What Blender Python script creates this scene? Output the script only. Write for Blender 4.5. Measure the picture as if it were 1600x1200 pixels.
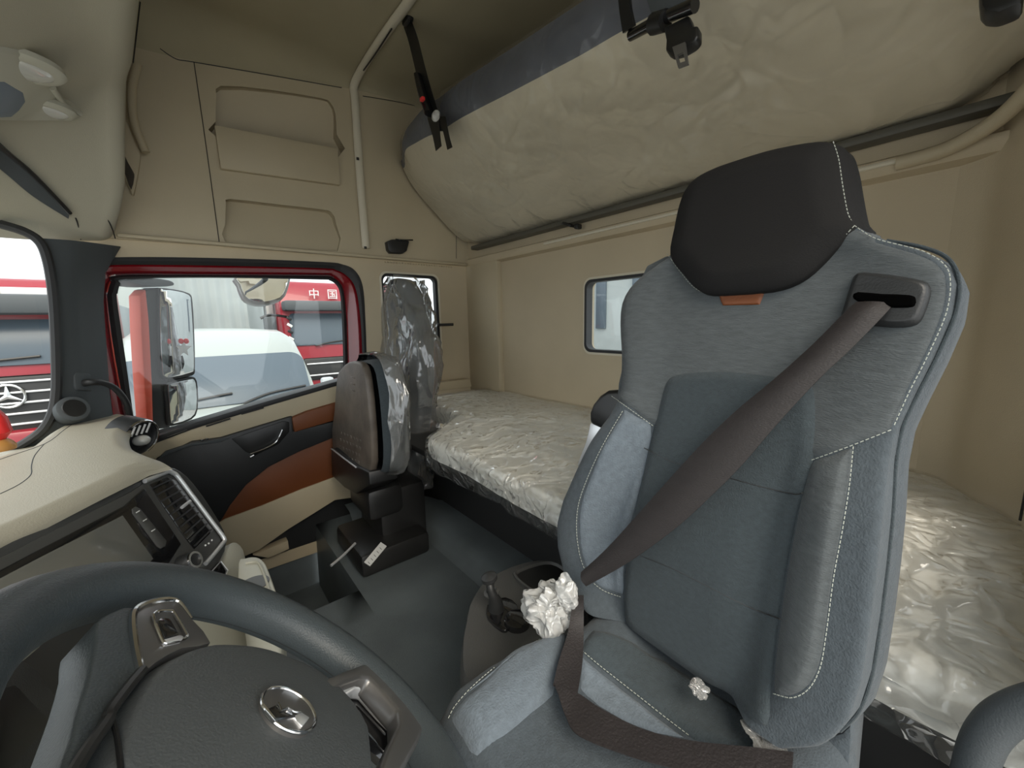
import bpy, bmesh, math, random
import numpy as np
from mathutils import Vector, Matrix, noise
random.seed(7)
for o in list(bpy.data.objects): bpy.data.objects.remove(o)
sc = bpy.context.scene
COL = sc.collection

# ------------------------------------------------------------------ camera
# axes: +X towards the rear of the cab, +Y towards the passenger side, +Z up
FPX = 620.0
EYE = np.array([0, 0, 1.45])
_p, _r = math.radians(9), math.radians(1.2)
_yaw = math.atan((800-290)*math.cos(_p)/FPX)
_fh = np.array([math.sin(_yaw), math.cos(_yaw), 0]); _rt = np.array([math.cos(_yaw), -math.sin(_yaw), 0])
FW = _fh*math.cos(_p) + np.array([0, 0, -math.sin(_p)])
_up = _fh*math.sin(_p) + np.array([0, 0, math.cos(_p)])
RT = _rt*math.cos(_r) - _up*math.sin(_r)
UP = _rt*math.sin(_r) + _up*math.cos(_r)
cam = bpy.data.cameras.new('camera'); camo = bpy.data.objects.new('camera', cam); COL.objects.link(camo)
cam.sensor_width = 36; cam.sensor_fit = 'HORIZONTAL'; cam.lens = FPX/1600*36; cam.clip_start = 0.02; cam.clip_end = 200
camo.matrix_world = Matrix(((RT[0], UP[0], -FW[0], EYE[0]), (RT[1], UP[1], -FW[1], EYE[1]), (RT[2], UP[2], -FW[2], EYE[2]), (0, 0, 0, 1)))
sc.camera = camo

# ------------------------------------------------------------------ light
world = bpy.data.worlds.new('sky'); sc.world = world; world.use_nodes = True
bg = world.node_tree.nodes['Background']; bg.inputs[0].default_value = (0.92, 0.97, 1.0, 1); bg.inputs[1].default_value = 1.0
sun = bpy.data.lights.new('sun', 'SUN'); sun.energy = 1.7; sun.angle = math.radians(38); sun.color = (1.0, 0.90, 0.75)
suno = bpy.data.objects.new('sun', sun); COL.objects.link(suno)
suno.rotation_euler = Vector((-0.25, -0.75, 0.75)).to_track_quat('Z', 'Y').to_euler()   # low, from ahead of the cab on the driver's side
sc.view_settings.view_transform = 'Standard'; sc.view_settings.look = 'None'; sc.view_settings.gamma = 1
sc.view_settings.use_curve_mapping = False; sc.view_settings.exposure = 1.05

# ------------------------------------------------------------------ measuring helpers
def ray(px, py): return FW + RT*(px-800)/FPX - UP*(py-600)/FPX
def on(ax, v, px, py):
    d = ray(px, py); return EYE + d*((v-EYE[ax])/d[ax])
def onx(px, py, v): return on(0, v, px, py)
def ony(px, py, v): return on(1, v, px, py)
def onz(px, py, v): return on(2, v, px, py)
def sm(a, b, x):
    t = min(1, max(0, (x-a)/(b-a))); return t*t*(3-2*t)
def unit(v): v = np.array(v, float); return v/np.linalg.norm(v)
def ns(x, y, z, s=1.0): return noise.noise(Vector((x*s, y*s, z*s)))
class Plane:
    def __init__(s, O, A, B, N=None):
        s.O = np.array(O, float); s.A = unit(A); s.B = unit(B); s.N = unit(np.cross(s.A, s.B)) if N is None else unit(N)
        if (EYE-s.O) @ s.N < 0: s.N = -s.N
    def pt(s, a, b, h=0): return s.O + s.A*a + s.B*b + s.N*h
    def ab(s, px, py, h=0):
        d = ray(px, py); k = ((s.O+s.N*h-EYE) @ s.N)/(d @ s.N); q = EYE+d*k-s.O
        return q @ s.A, q @ s.B
    def hit(s, px, py, f):
        h = 0
        for _ in range(12):
            a, b = s.ab(px, py, h); h = 0.5*h+0.5*f(a, b)
        return a, b
    def px(s, px, py, h=0): a, b = s.ab(px, py, h); return s.pt(a, b, h)

# ------------------------------------------------------------------ materials
def mat(name, col, rough=0.6, metal=0.0, bump=0.0, bscale=80, var=0.0, vscale=3, coat=0, spec=0.5, aniso=None, sheen=0, bdist=0.002):
    m = bpy.data.materials.new(name); m.use_nodes = True; nt = m.node_tree; b = nt.nodes['Principled BSDF']
    b.inputs['Base Color'].default_value = (*col, 1); b.inputs['Roughness'].default_value = rough; b.inputs['Metallic'].default_value = metal
    b.inputs['Coat Weight'].default_value = coat; b.inputs['Specular IOR Level'].default_value = spec; b.inputs['Sheen Weight'].default_value = sheen
    tc = nt.nodes.new('ShaderNodeTexCoord'); mp = nt.nodes.new('ShaderNodeMapping'); nt.links.new(tc.outputs['Object'], mp.inputs[0])
    if aniso: mp.inputs['Scale'].default_value = aniso
    if var:
        n = nt.nodes.new('ShaderNodeTexNoise'); n.inputs['Scale'].default_value = vscale; n.inputs['Detail'].default_value = 4
        nt.links.new(mp.outputs[0], n.inputs['Vector'])
        r = nt.nodes.new('ShaderNodeValToRGB'); r.color_ramp.elements[0].position = 0.3; r.color_ramp.elements[1].position = 0.7
        r.color_ramp.elements[0].color = (*[c*(1-var) for c in col], 1); r.color_ramp.elements[1].color = (*[min(1, c*(1+var)) for c in col], 1)
        nt.links.new(n.outputs[0], r.inputs[0]); nt.links.new(r.outputs[0], b.inputs['Base Color'])
    if bump:
        n2 = nt.nodes.new('ShaderNodeTexNoise'); n2.inputs['Scale'].default_value = bscale; n2.inputs['Detail'].default_value = 3
        nt.links.new(mp.outputs[0], n2.inputs['Vector'])
        bm_ = nt.nodes.new('ShaderNodeBump'); bm_.inputs['Strength'].default_value = bump; bm_.inputs['Distance'].default_value = bdist
        nt.links.new(n2.outputs[0], bm_.inputs['Height']); nt.links.new(bm_.outputs[0], b.inputs['Normal'])
    return m
def plastic(name, clear=0.75, tint=(0.85, 0.86, 0.86), bscale=14, bump=0.9, rough=0.12, film=0.6, base=0.05, stretch=(1, 1, 1)):
    """thin polythene film: mostly see-through, a little milky, with sharp creases that catch the light"""
    m = bpy.data.materials.new(name); m.use_nodes = True; nt = m.node_tree; N = nt.nodes; L = nt.links
    for n in list(N): N.remove(n)
    def math_(op, a, b=None, **k):
        n = N.new('ShaderNodeMath'); n.operation = op
        for i_, v_ in ((0, a), (1, b)):
            if v_ is None: continue
            if isinstance(v_, (int, float)): n.inputs[i_].default_value = v_
            else: L.new(v_, n.inputs[i_])
        n.use_clamp = k.get('clamp', False); return n.outputs[0]
    out = N.new('ShaderNodeOutputMaterial'); tc = N.new('ShaderNodeTexCoord'); mp = N.new('ShaderNodeMapping'); mp.inputs['Scale'].default_value = stretch; L.new(tc.outputs['Object'], mp.inputs[0])
    n1 = N.new('ShaderNodeTexNoise'); n1.inputs['Scale'].default_value = bscale*.5; n1.inputs['Detail'].default_value = 3; L.new(mp.outputs[0], n1.inputs['Vector'])
    ad = N.new('ShaderNodeVectorMath'); ad.operation = 'MULTIPLY_ADD'; L.new(n1.outputs['Color'], ad.inputs[0]); ad.inputs[1].default_value = (.22, .22, .22); L.new(mp.outputs[0], ad.inputs[2])
    hs = None
    for sc2, wt in ((bscale*.55, 1.0), (bscale*1.4, .35)):
        v = N.new('ShaderNodeTexVoronoi'); v.feature = 'DISTANCE_TO_EDGE'; v.inputs['Scale'].default_value = sc2; L.new(ad.outputs[0], v.inputs['Vector'])
        r_ = math_('MULTIPLY', math_('POWER', math_('SUBTRACT', 1.0, math_('MULTIPLY', v.outputs[0], 3.0, clamp=True), clamp=True), 3.0), wt)
        hs = r_ if hs is None else math_('ADD', hs, r_)
    n2 = N.new('ShaderNodeTexNoise'); n2.inputs['Scale'].default_value = bscale*1.2; n2.inputs['Detail'].default_value = 2; L.new(ad.outputs[0], n2.inputs['Vector'])
    hs = math_('ADD', hs, math_('MULTIPLY', n2.outputs[0], .7))
    b = N.new('ShaderNodeBump'); b.inputs['Strength'].default_value = bump; b.inputs['Distance'].default_value = 0.35/bscale; L.new(hs, b.inputs['Height'])
    tr = N.new('ShaderNodeBsdfTransparent'); tr.inputs[0].default_value = (1, 1, 1, 1)
    df = N.new('ShaderNodeBsdfDiffuse'); df.inputs[0].default_value = (*tint, 1); L.new(b.outputs[0], df.inputs['Normal'])
    tl = N.new('ShaderNodeBsdfTranslucent'); tl.inputs[0].default_value = (*tint, 1); dm = N.new('ShaderNodeMixShader'); dm.inputs[0].default_value = .4; L.new(df.outputs[0], dm.inputs[1]); L.new(tl.outputs[0], dm.inputs[2])
    gl = N.new('ShaderNodeBsdfGlossy'); gl.inputs['Roughness'].default_value = rough; L.new(b.outputs[0], gl.inputs['Normal']); gl.inputs[0].default_value = (1, 1, 1, 1)
    m1 = N.new('ShaderNodeMixShader'); m1.inputs[0].default_value = 1-clear; L.new(tr.outputs[0], m1.inputs[1]); L.new(dm.outputs[0], m1.inputs[2])
    fr = N.new('ShaderNodeFresnel'); fr.inputs[0].default_value = 1.55; L.new(b.outputs[0], fr.inputs['Normal'])
    fm = math_('ADD', math_('MULTIPLY', fr.outputs[0], film, clamp=True), base, clamp=True)
    m2 = N.new('ShaderNodeMixShader'); L.new(fm, m2.inputs[0]); L.new(m1.outputs[0], m2.inputs[1]); L.new(gl.outputs[0], m2.inputs[2])
    L.new(m2.outputs[0], out.inputs[0]); return m
def glass(name, tint=(0.93, 0.95, 0.95)):
    m = bpy.data.materials.new(name); m.use_nodes = True; nt = m.node_tree; N = nt.nodes; L = nt.links
    for n in list(N): N.remove(n)
    out = N.new('ShaderNodeOutputMaterial'); tr = N.new('ShaderNodeBsdfTransparent'); tr.inputs[0].default_value = (*tint, 1)
    gl = N.new('ShaderNodeBsdfGlossy'); gl.inputs['Roughness'].default_value = 0.02
    mx = N.new('ShaderNodeMixShader'); mx.inputs[0].default_value = 0.03; L.new(tr.outputs[0], mx.inputs[1]); L.new(gl.outputs[0], mx.inputs[2]); L.new(mx.outputs[0], out.inputs[0])
    return m
M = dict(
    wall=mat('beige_plastic', (0.50, 0.42, 0.29), 0.62, bump=0.25, bscale=400, var=0.06),
    wall2=mat('beige_panel', (0.47, 0.40, 0.275), 0.55, bump=0.2, bscale=400, var=0.05),
    headliner=mat('headliner', (0.38, 0.335, 0.225), 0.9, bump=0.3, bscale=500, var=0.06),
    header=mat('header_beige', (0.42, 0.395, 0.31), 0.6, bump=0.2, bscale=400, var=0.04),
    dash=mat('dash_cream', (0.42, 0.385, 0.30), 0.55, bump=0.3, bscale=350, var=0.04),
    cream=mat('cream_plastic', (0.46, 0.45, 0.375), 0.4),
    dashgrey=mat('dash_grey', (0.055, 0.056, 0.054), 0.5, bump=0.3, bscale=500),
    fascia=mat('fascia_grey', (0.07, 0.07, 0.066), 0.4),
    black=mat('black_plastic', (0.012, 0.012, 0.012), 0.4),
    gloss=mat('gloss_black', (0.010, 0.010, 0.011), 0.08, coat=0.6),
    screen=mat('screen_reflection_grey', (0.17, 0.17, 0.15), 0.12, coat=1.0, spec=0.7),  # grey base colour stands in for the cab reflected in the dark glass
    rubber=mat('black_rubber', (0.018, 0.018, 0.019), 0.55),
    pillar=mat('grey_pillar', (0.065, 0.074, 0.080), 0.65, bump=0.3, bscale=500),
    floor=mat('floor_mat', (0.095, 0.112, 0.118), 0.42, bump=0.25, bscale=250, var=0.25, vscale=4),
    charcoal=mat('charcoal_trim', (0.022, 0.023, 0.024), 0.45, bump=0.2, bscale=400),
    orange=mat('brown_leather', (0.165, 0.046, 0.010), 0.5, bump=0.35, bscale=350, var=0.08),
    red=mat('red_paint', (0.22, 0.004, 0.009), 0.25, coat=0.8),
    truckred=mat('truck_red', (0.27, 0.010, 0.022), 0.35, coat=0.3, var=0.05),
    chrome=mat('chrome', (0.75, 0.75, 0.75), 0.15, metal=1.0),
    satin=mat('satin_silver', (0.78, 0.79, 0.80), 0.35, metal=0.65),
    smoked=mat('smoked_silver', (0.20, 0.195, 0.19), 0.35, metal=0.7),
    fab_dark=mat('seat_cloth_dark', (0.037, 0.049, 0.056), 0.95, bump=0.7, bscale=450, var=0.12, vscale=120, sheen=0.08, aniso=(1, 1, 2)),
    fab_mid=mat('seat_cloth_mid', (0.076, 0.086, 0.091), 0.95, bump=0.8, bscale=350, var=0.14, vscale=90, sheen=0.1, aniso=(1, .5, 2.5)),
    fab_light=mat('seat_cloth_light', (0.120, 0.146, 0.172), 0.95, bump=0.8, bscale=350, var=0.12, vscale=110, sheen=0.1),
    fab_side=mat('seat_cloth_side', (0.053, 0.066, 0.077), 0.95, bump=0.7, bscale=400, var=0.12, vscale=120, sheen=0.1),
    head=mat('headrest_cloth', (0.011, 0.0105, 0.0105), 0.85, bump=0.3, bscale=500, spec=.25),
    stitch=mat('stitch_thread', (0.40, 0.42, 0.37), 0.7),
    belt=mat('belt_webbing', (0.017, 0.0135, 0.0135), 0.6, bump=0.5, bscale=300, aniso=(1, 1, 4), var=0.1, vscale=30),
    wheel=mat('wheel_leather', (0.052, 0.063, 0.068), 0.42, bump=0.35, bscale=500),
    hub=mat('hub_plastic', (0.078, 0.085, 0.086), 0.5, bump=0.35, bscale=450),
    mattress=mat('mattress_cloth', (0.86, 0.84, 0.77), 0.8, bump=0.3, bscale=60, var=0.05),
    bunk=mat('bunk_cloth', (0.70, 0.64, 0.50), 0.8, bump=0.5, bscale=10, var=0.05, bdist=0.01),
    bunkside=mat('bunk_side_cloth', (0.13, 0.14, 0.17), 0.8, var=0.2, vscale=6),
    base=mat('bunk_base', (0.028, 0.028, 0.028), 0.7, bump=0.2),
    console=mat('console_grey', (0.062, 0.062, 0.060), 0.5, bump=0.3, bscale=450),
    film=plastic('clear_film', 0.93, tint=(.97, .97, .94), film=.65, rough=.05, bscale=10, bump=.85, base=.02),
    film_bunk=plastic('clear_film_bunk', 0.95, film=.5, rough=.2, bscale=7, bump=.30, base=.01),
    film_seat=plastic('clear_film_seat', 0.76, tint=(.92, .92, .90), bscale=7, film=1.1, rough=0.10, bump=.50, base=.04, stretch=(1, 1, .35)),
    film_milk=plastic('milky_film', 0.30, tint=(0.97, 0.97, 0.95), bscale=18, film=.8, bump=.5),
    glass=glass('window_glass'),
    white=mat('white_paint', (0.34, 0.37, 0.355), 0.35, coat=0.3),
    wallwhite=mat('container_paint', (0.33, 0.365, 0.365), 0.6, var=0.12, vscale=1.2),
    vglass=mat('van_glass', (0.085, 0.11, 0.135), 0.25, spec=.35),
    slotshade=mat('slot_shade', (0.002, 0.002, 0.002), 1.0, spec=0.0),  # near-black without shine, paints the shade inside the belt guide slot
    mirror=mat('mirror_glass', (0.88, 0.90, 0.92), 0.02, metal=1.0),
    asphalt=mat('asphalt', (0.30, 0.30, 0.29), 0.9, var=0.15),
    label=mat('white_label', (0.75, 0.75, 0.73), 0.6),
    ink=mat('ink', (0.05, 0.05, 0.05), 0.7),
    redplastic=mat('red_button', (0.75, 0.03, 0.03), 0.35),
    coral=mat('coral_bracket', (0.75, 0.10, 0.05), 0.5),
    brownbox=mat('seat_shell', (0.11, 0.09, 0.072), 0.45, bump=0.4, bscale=90, var=0.3, vscale=14),
    gold=mat('gold_base', (0.45, 0.22, 0.06), 0.4),
    lens=mat('lamp_lens', (0.6, 0.6, 0.57), 0.1, coat=1.0),
    bluegrey=mat('blue_grey_plastic', (0.16, 0.20, 0.26), 0.4),
    paper=mat('grey_sheet', (0.45, 0.48, 0.50), 0.6),
    rail=mat('bunk_rail', (0.085, 0.080, 0.062), 0.5),
    mesh=mat('mesh_net', (0.05, 0.04, 0.03), 0.8, bump=1.0, bscale=120),
    jam=mat('light_trim', (0.62, 0.57, 0.45), 0.5),
)

# ------------------------------------------------------------------ object helpers
def tag(o, label=None, cat=None, group=None, kind=None):
    if label: o['label'] = label
    if cat: o['category'] = cat
    if group: o['group'] = group
    if kind: o['kind'] = kind
    return o
def thing(name, loc, label, cat, group=None):
    o = bpy.data.objects.new(name, None); COL.objects.link(o); o.empty_display_size = 0.05
    o.location = Vector([float(c) for c in loc]); return tag(o, label, cat, group)
def origin(o):
    p = Vector((0, 0, 0))
    while o is not None: p = p + o.location; o = o.parent
    return p
class MB:
    def __init__(s): s.v = []; s.f = []
    def add(s, vs, fs):
        k = len(s.v); s.v += [tuple(float(c) for c in p) for p in vs]; s.f += [tuple(i+k for i in f) for f in fs]; return s
    def bm(s, b):
        b.verts.index_update(); s.add([v.co[:] for v in b.verts], [[v.index for v in f.verts] for f in b.faces]); b.free(); return s
    # ---- shapes
    def grid(s, rows, closed=False, cap=False):
        n, m = len(rows), len(rows[0]); vs = [p for r in rows for p in r]; fs = []
        for i in range(n-1):
            for j in range(m if closed else m-1):
                k = (j+1) % m; fs.append((i*m+j, i*m+k, (i+1)*m+k, (i+1)*m+j))
        if cap: fs.append(tuple(range(m-1, -1, -1))); fs.append(tuple((n-1)*m+j for j in range(m)))
        return s.add(vs, fs)
    def box(s, c, size, bev=0.0, R=None, seg=2):
        b = bmesh.new(); bmesh.ops.create_cube(b, size=1)
        bmesh.ops.scale(b, vec=Vector(size), verts=b.verts)
        if bev: bmesh.ops.bevel(b, geom=b.edges[:], offset=bev, segments=seg, affect='EDGES', profile=0.5)
        if R is not None: bmesh.ops.transform(b, matrix=R.to_4x4(), verts=b.verts)
        bmesh.ops.translate(b, vec=Vector([float(q) for q in c]), verts=b.verts)
        return s.bm(b)
    def prism(s, poly, off, bev=0.0, seg=2):
        """solid from a 3D outline pushed along off"""
        b = bmesh.new(); vs = [b.verts.new(Vector([float(c) for c in p])) for p in poly]
        f = b.faces.new(vs); r = bmesh.ops.extrude_face_region(b, geom=[f])
        nv = [g for g in r['geom'] if isinstance(g, bmesh.types.BMVert)]
        bmesh.ops.translate(b, vec=Vector([float(c) for c in off]), verts=nv)
        bmesh.ops.recalc_face_normals(b, faces=b.faces)
        if bev:
            es = [e for e in b.edges if len(e.link_faces) == 2 and e.calc_face_angle(0) > 0.5]
            bmesh.ops.bevel(b, geom=es, offset=bev, segments=seg, affect='EDGES', profile=0.5, clamp_overlap=True)
        bmesh.ops.triangulate(b, faces=[f for f in b.faces if len(f.verts) > 4])
        return s.bm(b)
    def tube(s, pts, r, n=12, closed=False, cap=True, smooth=6, flat=None):
        P = [np.array(p, float) for p in pts]; rr = r if isinstance(r, (list, tuple)) else [r]*len(P)
        if smooth > 1 and len(P) > 2:
            Q = []; RR = []; L = len(P); rng = L if closed else L-1
            for i in range(rng):
                a = P[(i-1) % L] if (closed or i > 0) else P[0]; b_ = P[i]; c = P[(i+1) % L]; d = P[(i+2) % L] if (closed or i+2 < L) else P[-1]
                for k in range(smooth):
                    t = k/smooth; Q.append(0.5*((2*b_)+(-a+c)*t+(2*a-5*b_+4*c-d)*t*t+(-a+3*b_-3*c+d)*t**3)); RR.append(rr[i]*(1-t)+rr[(i+1) % L]*t)
            if not closed: Q.append(P[-1]); RR.append(rr[-1])
            P, rr = Q, RR
        L = len(P); T = []
        for i in range(L):
            a = P[i-1] if (i > 0 or closed) else P[i]; b_ = P[(i+1) % L] if (i < L-1 or closed) else P[i]; T.append(unit(b_-a))
        u = np.cross(T[0], [0, 0, 1]); u = np.cross(T[0], [1, 0, 0]) if np.linalg.norm(u) < 0.1 else u; u = unit(u); rows = []
        for i in range(L):
            u = unit(u-T[i]*(u @ T[i])); w = np.cross(T[i], u); a_, b2 = (1, 1) if flat is None else flat
            rows.append([P[i]+(u*math.cos(2*math.pi*k/n)*a_+w*math.sin(2*math.pi*k/n)*b2)*rr[i] for k in range(n)])
        if closed: rows.append(rows[0])
        return s.grid(rows, True, cap and not closed)
    def strip(s, A, B, nrm, th, bow=0.0, sub=6, n=4):
        """webbing between two edge lines, thickness th along nrm(i)"""
        def res(P):
            P = [np.array(p, float) for p in P]; Q = []
            for i in range(len(P)-1):
                a = P[max(i-1, 0)]; b_ = P[i]; c = P[i+1]; d = P[min(i+2, len(P)-1)]
                for k in range(sub):
                    t = k/sub; Q.append(0.5*((2*b_)+(-a+c)*t+(2*a-5*b_+4*c-d)*t*t+(-a+3*b_-3*c+d)*t**3))
            Q.append(P[-1]); return Q
        A, B = res(A), res(B); nn = unit(nrm); rows = []
        for a, b_ in zip(A, B):
            top = [a*(1-j/n)+b_*(j/n)+nn*(th/2+bow*math.sin(math.pi*j/n)) for j in range(n+1)]
            bot = [p-nn*th for p in top][::-1]; rows.append(top+bot)
        return s.grid(rows, True, True)
    def lathe(s, prof, c, ax=(0, 0, 1), n=32, cap=True):
        ax = unit(ax); u = np.cross(ax, [1, 0, 0]); u = np.cross(ax, [0, 1, 0]) if np.linalg.norm(u) < .1 else u; u = unit(u); w = np.cross(ax, u); c = np.array(c, float)
        rows = [[c+ax*h+(u*math.cos(2*math.pi*k/n)+w*math.sin(2*math.pi*k/n))*r for k in range(n)] for r, h in prof]
        return s.grid(rows, True, cap)
    def ball(s, c, rad, R=None, u=16, v=10):
        b = bmesh.new(); bmesh.ops.create_uvsphere(b, u_segments=u, v_segments=v, radius=1); bmesh.ops.scale(b, vec=Vector(rad), verts=b.verts)
        if R is not None: bmesh.ops.transform(b, matrix=R.to_4x4(), verts=b.verts)
        bmesh.ops.translate(b, vec=Vector([float(q) for q in c]), verts=b.verts); return s.bm(b)
    def build(s, name, m, parent=None, sharp=40, loc=None):
        me = bpy.data.meshes.new(name)
        if parent is None:
            a = np.array(s.v); o3 = Vector(((a[:, 0].min()+a[:, 0].max())/2, (a[:, 1].min()+a[:, 1].max())/2, a[:, 2].min())) if loc is None else Vector(loc)
        else: o3 = origin(parent)
        me.from_pydata([(p[0]-o3.x, p[1]-o3.y, p[2]-o3.z) for p in s.v], [], s.f); me.validate()
        b = bmesh.new(); b.from_mesh(me); bmesh.ops.remove_doubles(b, verts=b.verts, dist=1e-6); bmesh.ops.recalc_face_normals(b, faces=b.faces); b.to_mesh(me); b.free()
        me.shade_smooth(); me.set_sharp_from_angle(angle=math.radians(sharp)); me.materials.append(M[m] if isinstance(m, str) else m)
        o = bpy.data.objects.new(name, me); COL.objects.link(o)
        if parent is None: o.location = o3
        else: o.parent = parent
        return o
def struct(name, mb, m, **k): return tag(mb.build(name, m, **k), kind='structure')
def plate(pl, pp, h0, h1, bev=0.0, mb=None, seg=2, href=None):
    """solid with an outline measured on plane pl, standing from h0 to h1 off it"""
    hr = h1 if href is None else href
    ab = [pl.ab(x, y, hr) for x, y in pp]
    return (mb or MB()).prism([pl.pt(a, b, h0) for a, b in ab], pl.N*(h1-h0), bev, seg)
def smoothpoly(pp, k=5, closed=True):
    P = [np.array(p, float) for p in pp]; L = len(P); out = []
    for i in range(L if closed else L-1):
        a = P[(i-1) % L] if closed else P[max(i-1, 0)]; b = P[i]; c = P[(i+1) % L]; d = P[(i+2) % L] if closed else P[min(i+2, L-1)]
        for j in range(k):
            t = j/k; out.append(tuple(0.5*((2*b)+(-a+c)*t+(2*a-5*b+4*c-d)*t*t+(-a+3*b-3*c+d)*t**3)))
    if not closed: out.append(tuple(P[-1]))
    return out
def rrect(x0, z0, x1, z1, r, n=6):
    """rounded rectangle, r may be 4 radii (x0z0, x1z0, x1z1, x0z1)"""
    r = r if isinstance(r, (list, tuple)) else [r]*4; out = []
    for (cx, cz, a0, q) in ((x0+r[0], z0+r[0], 180, r[0]), (x1-r[1], z0+r[1], 270, r[1]), (x1-r[2], z1-r[2], 0, r[2]), (x0+r[3], z1-r[3], 90, r[3])):
        for k in range(n+1):
            a = math.radians(a0+90*k/n); out.append((cx+q*math.cos(a), cz+q*math.sin(a)))
    return out
def holed(outer, holes, to3, off):
    """flat panel with holes, given thickness off"""
    b = bmesh.new(); es = []
    for lp in [outer]+holes:
        vs = [b.verts.new(Vector([float(c) for c in to3(*p)])) for p in lp]
        es += [b.edges.new((vs[i], vs[(i+1) % len(vs)])) for i in range(len(vs))]
    bmesh.ops.triangle_fill(b, use_beauty=True, use_dissolve=False, edges=es)
    r = bmesh.ops.extrude_face_region(b, geom=b.faces[:]); nv = [g for g in r['geom'] if isinstance(g, bmesh.types.BMVert)]
    bmesh.ops.translate(b, vec=Vector([float(c) for c in off]), verts=nv); bmesh.ops.recalc_face_normals(b, faces=b.faces)
    return MB().bm(b)
def ringloop(outer, inner, to3, off):
    """frame between two loops of the same count"""
    n = len(outer); o = np.array(off, float); mb = MB()
    A = [np.array(to3(*p), float) for p in outer]; B = [np.array(to3(*p), float) for p in inner]
    return mb.grid([A, B, [p+o for p in B], [p+o for p in A], A], True)
def scan(poly, n):
    """horizontal scanlines of a polygon (a, b): list of (b, a_left, a_right)"""
    bs = [p[1] for p in poly]; b0, b1 = min(bs), max(bs); out = []
    for i in range(n+1):
        t = 0.5-0.5*math.cos(math.pi*i/n); t = 0.5*t+0.5*i/n
        b = b0+(b1-b0)*min(max(t, 0.0015), 0.9985); xs = []
        for k in range(len(poly)):
            (x0, y0), (x1, y1) = poly[k], poly[(k+1) % len(poly)]
            if (y0-b)*(y1-b) < 0 or y0 == b: xs.append(x0 if y1 == y0 else x0+(x1-x0)*(b-y0)/(y1-y0))
        if xs: out.append((b, min(xs), max(xs)))
    return out
def edist(S):
    A_ = S; D_ = np.roll(S, -1, axis=0)-S; L2 = np.maximum((D_**2).sum(1), 1e-12)
    def f(a, b):
        q = np.array([a, b])-A_; t = np.clip((q*D_).sum(1)/L2, 0, 1); e = q-D_*t[:, None]
        return math.sqrt((e**2).sum(1).min())
    return f
def patch(pl, pp, hf, lift=0.004, edge=-0.004, rim=0.012, n=46, m=26, k=4, extra=()):
    """upholstery panel lying on the height field hf of plane pl, its outline measured on that surface"""
    poly = smoothpoly([pl.hit(x, y, hf) for x, y in pp]+list(extra), k); rows = []
    ed = edist(np.array(poly))
    for b, a0, a1 in scan(poly, n):
        row = []
        for j in range(m+1):
            u = j/m; u = 0.5*u+0.5*(0.5-0.5*math.cos(math.pi*u)); a = a0+(a1-a0)*u
            d = ed(a, b)
            row.append(pl.pt(a, b, hf(a, b)+edge+(lift-edge)*math.sqrt(min(1, d/rim))))
        rows.append(row)
    return MB().grid(rows)
def stitches(pl, pp, hf, up=0.004, step=0.0056, ln=0.0036, r=0.00055, mb=None):
    P = [np.array(pl.pt(a, b, hf(a, b)+up)) for a, b in [pl.hit(x, y, hf) for x, y in smoothpoly(pp, 10, False)]]
    mb = mb or MB(); acc = 0
    for i in range(len(P)-1):
        d = P[i+1]-P[i]; L = np.linalg.norm(d)
        if L < 1e-6: continue
        d /= L
        while acc < L:
            c = P[i]+d*acc; mb.tube([c-d*ln/2, c+d*ln/2], r, n=5, smooth=1); acc += step
        acc -= L
    return mb
PAS = Plane((0, 2.1, 0), (1, 0, 0), (0, 0, 1)); REAR = Plane((1.4, 0, 0), (0, 1, 0), (0, 0, 1))
YW = 2.1; XR = 1.40; FZ = 0.45

# ================================================================== the cab shell
# passenger side wall, lower part with the door opening and the small sleeper window
def loop3(pp, y): return [(*ony(px, py, y),) for px, py in pp]
L0 = [(150, 470), (152, 430), (160, 410), (180, 402), (334, 403), (500, 409), (535, 413), (555, 423), (567, 448), (571, 500), (573, 560), (574, 640)]
L1 = [(155, 470), (156, 440), (162, 421), (176, 414), (334, 415), (500, 419), (525, 422), (543, 432), (556, 452), (563, 498), (566, 558), (567, 640)]
L2 = [(168, 470), (169, 455), (174, 440), (186, 430), (334, 430), (500, 431), (518, 433), (530, 441), (537, 456), (541, 498), (543, 558), (544, 640)]
L3 = [(183, 470), (184, 458), (188, 444), (198, 436), (334, 434), (500, 437), (514, 438), (525, 445), (531, 459), (534, 498), (536, 558), (537, 640)]
L0 = [(158, 690), (152, 560)]+L0; L1 = [(176, 690), (163, 560)]+L1; L2 = [(205, 690), (180, 560)]+L2; L3 = [(214, 690), (196, 560)]+L3
hole_door = [(ony(x, y, YW)[0], ony(x, y, YW)[2]) for x, y in smoothpoly(L0, 5, False)]
hole_door = [(hole_door[0][0], 0.36)]+hole_door+[(hole_door[-1][0], 0.36)]
SW = rrect(0.832, 1.16, 1.165, 1.715, [.06, .10, .035, .035])
struct('wall_passenger', holed([(-0.30, 0.30), (1.46, 0.30), (1.46, 1.80), (-0.30, 1.80)], [hole_door, SW], lambda x, z: (x, YW, z), (0, .06, 0)), 'wall')
fr = thing('window_1', (0.99, 2.11, 1.16), None, None); fr['kind'] = 'structure'
SWi = rrect(0.845, 1.173, 1.152, 1.702, [.05, .09, .028, .028])
ringloop(rrect(0.822, 1.150, 1.175, 1.725, [.065, .105, .04, .04]), SW, lambda x, z: (x, 2.096, z), (0, .012, 0)).build('window_surround', 'jam', fr)
ringloop(SW, SWi, lambda x, z: (x, 2.105, z), (0, .03, 0)).build('window_frame', 'rubber', fr)
MB().prism([(x, 2.125, z) for x, z in SWi], (0, .004, 0)).build('pane', 'glass', fr)
lt = MB(); lt.box(onx(670, 508, 1.135), (.02, .02, .03), .005); a = ony(678, 508, 2.07); b = ony(708, 507, 2.05)
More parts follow.
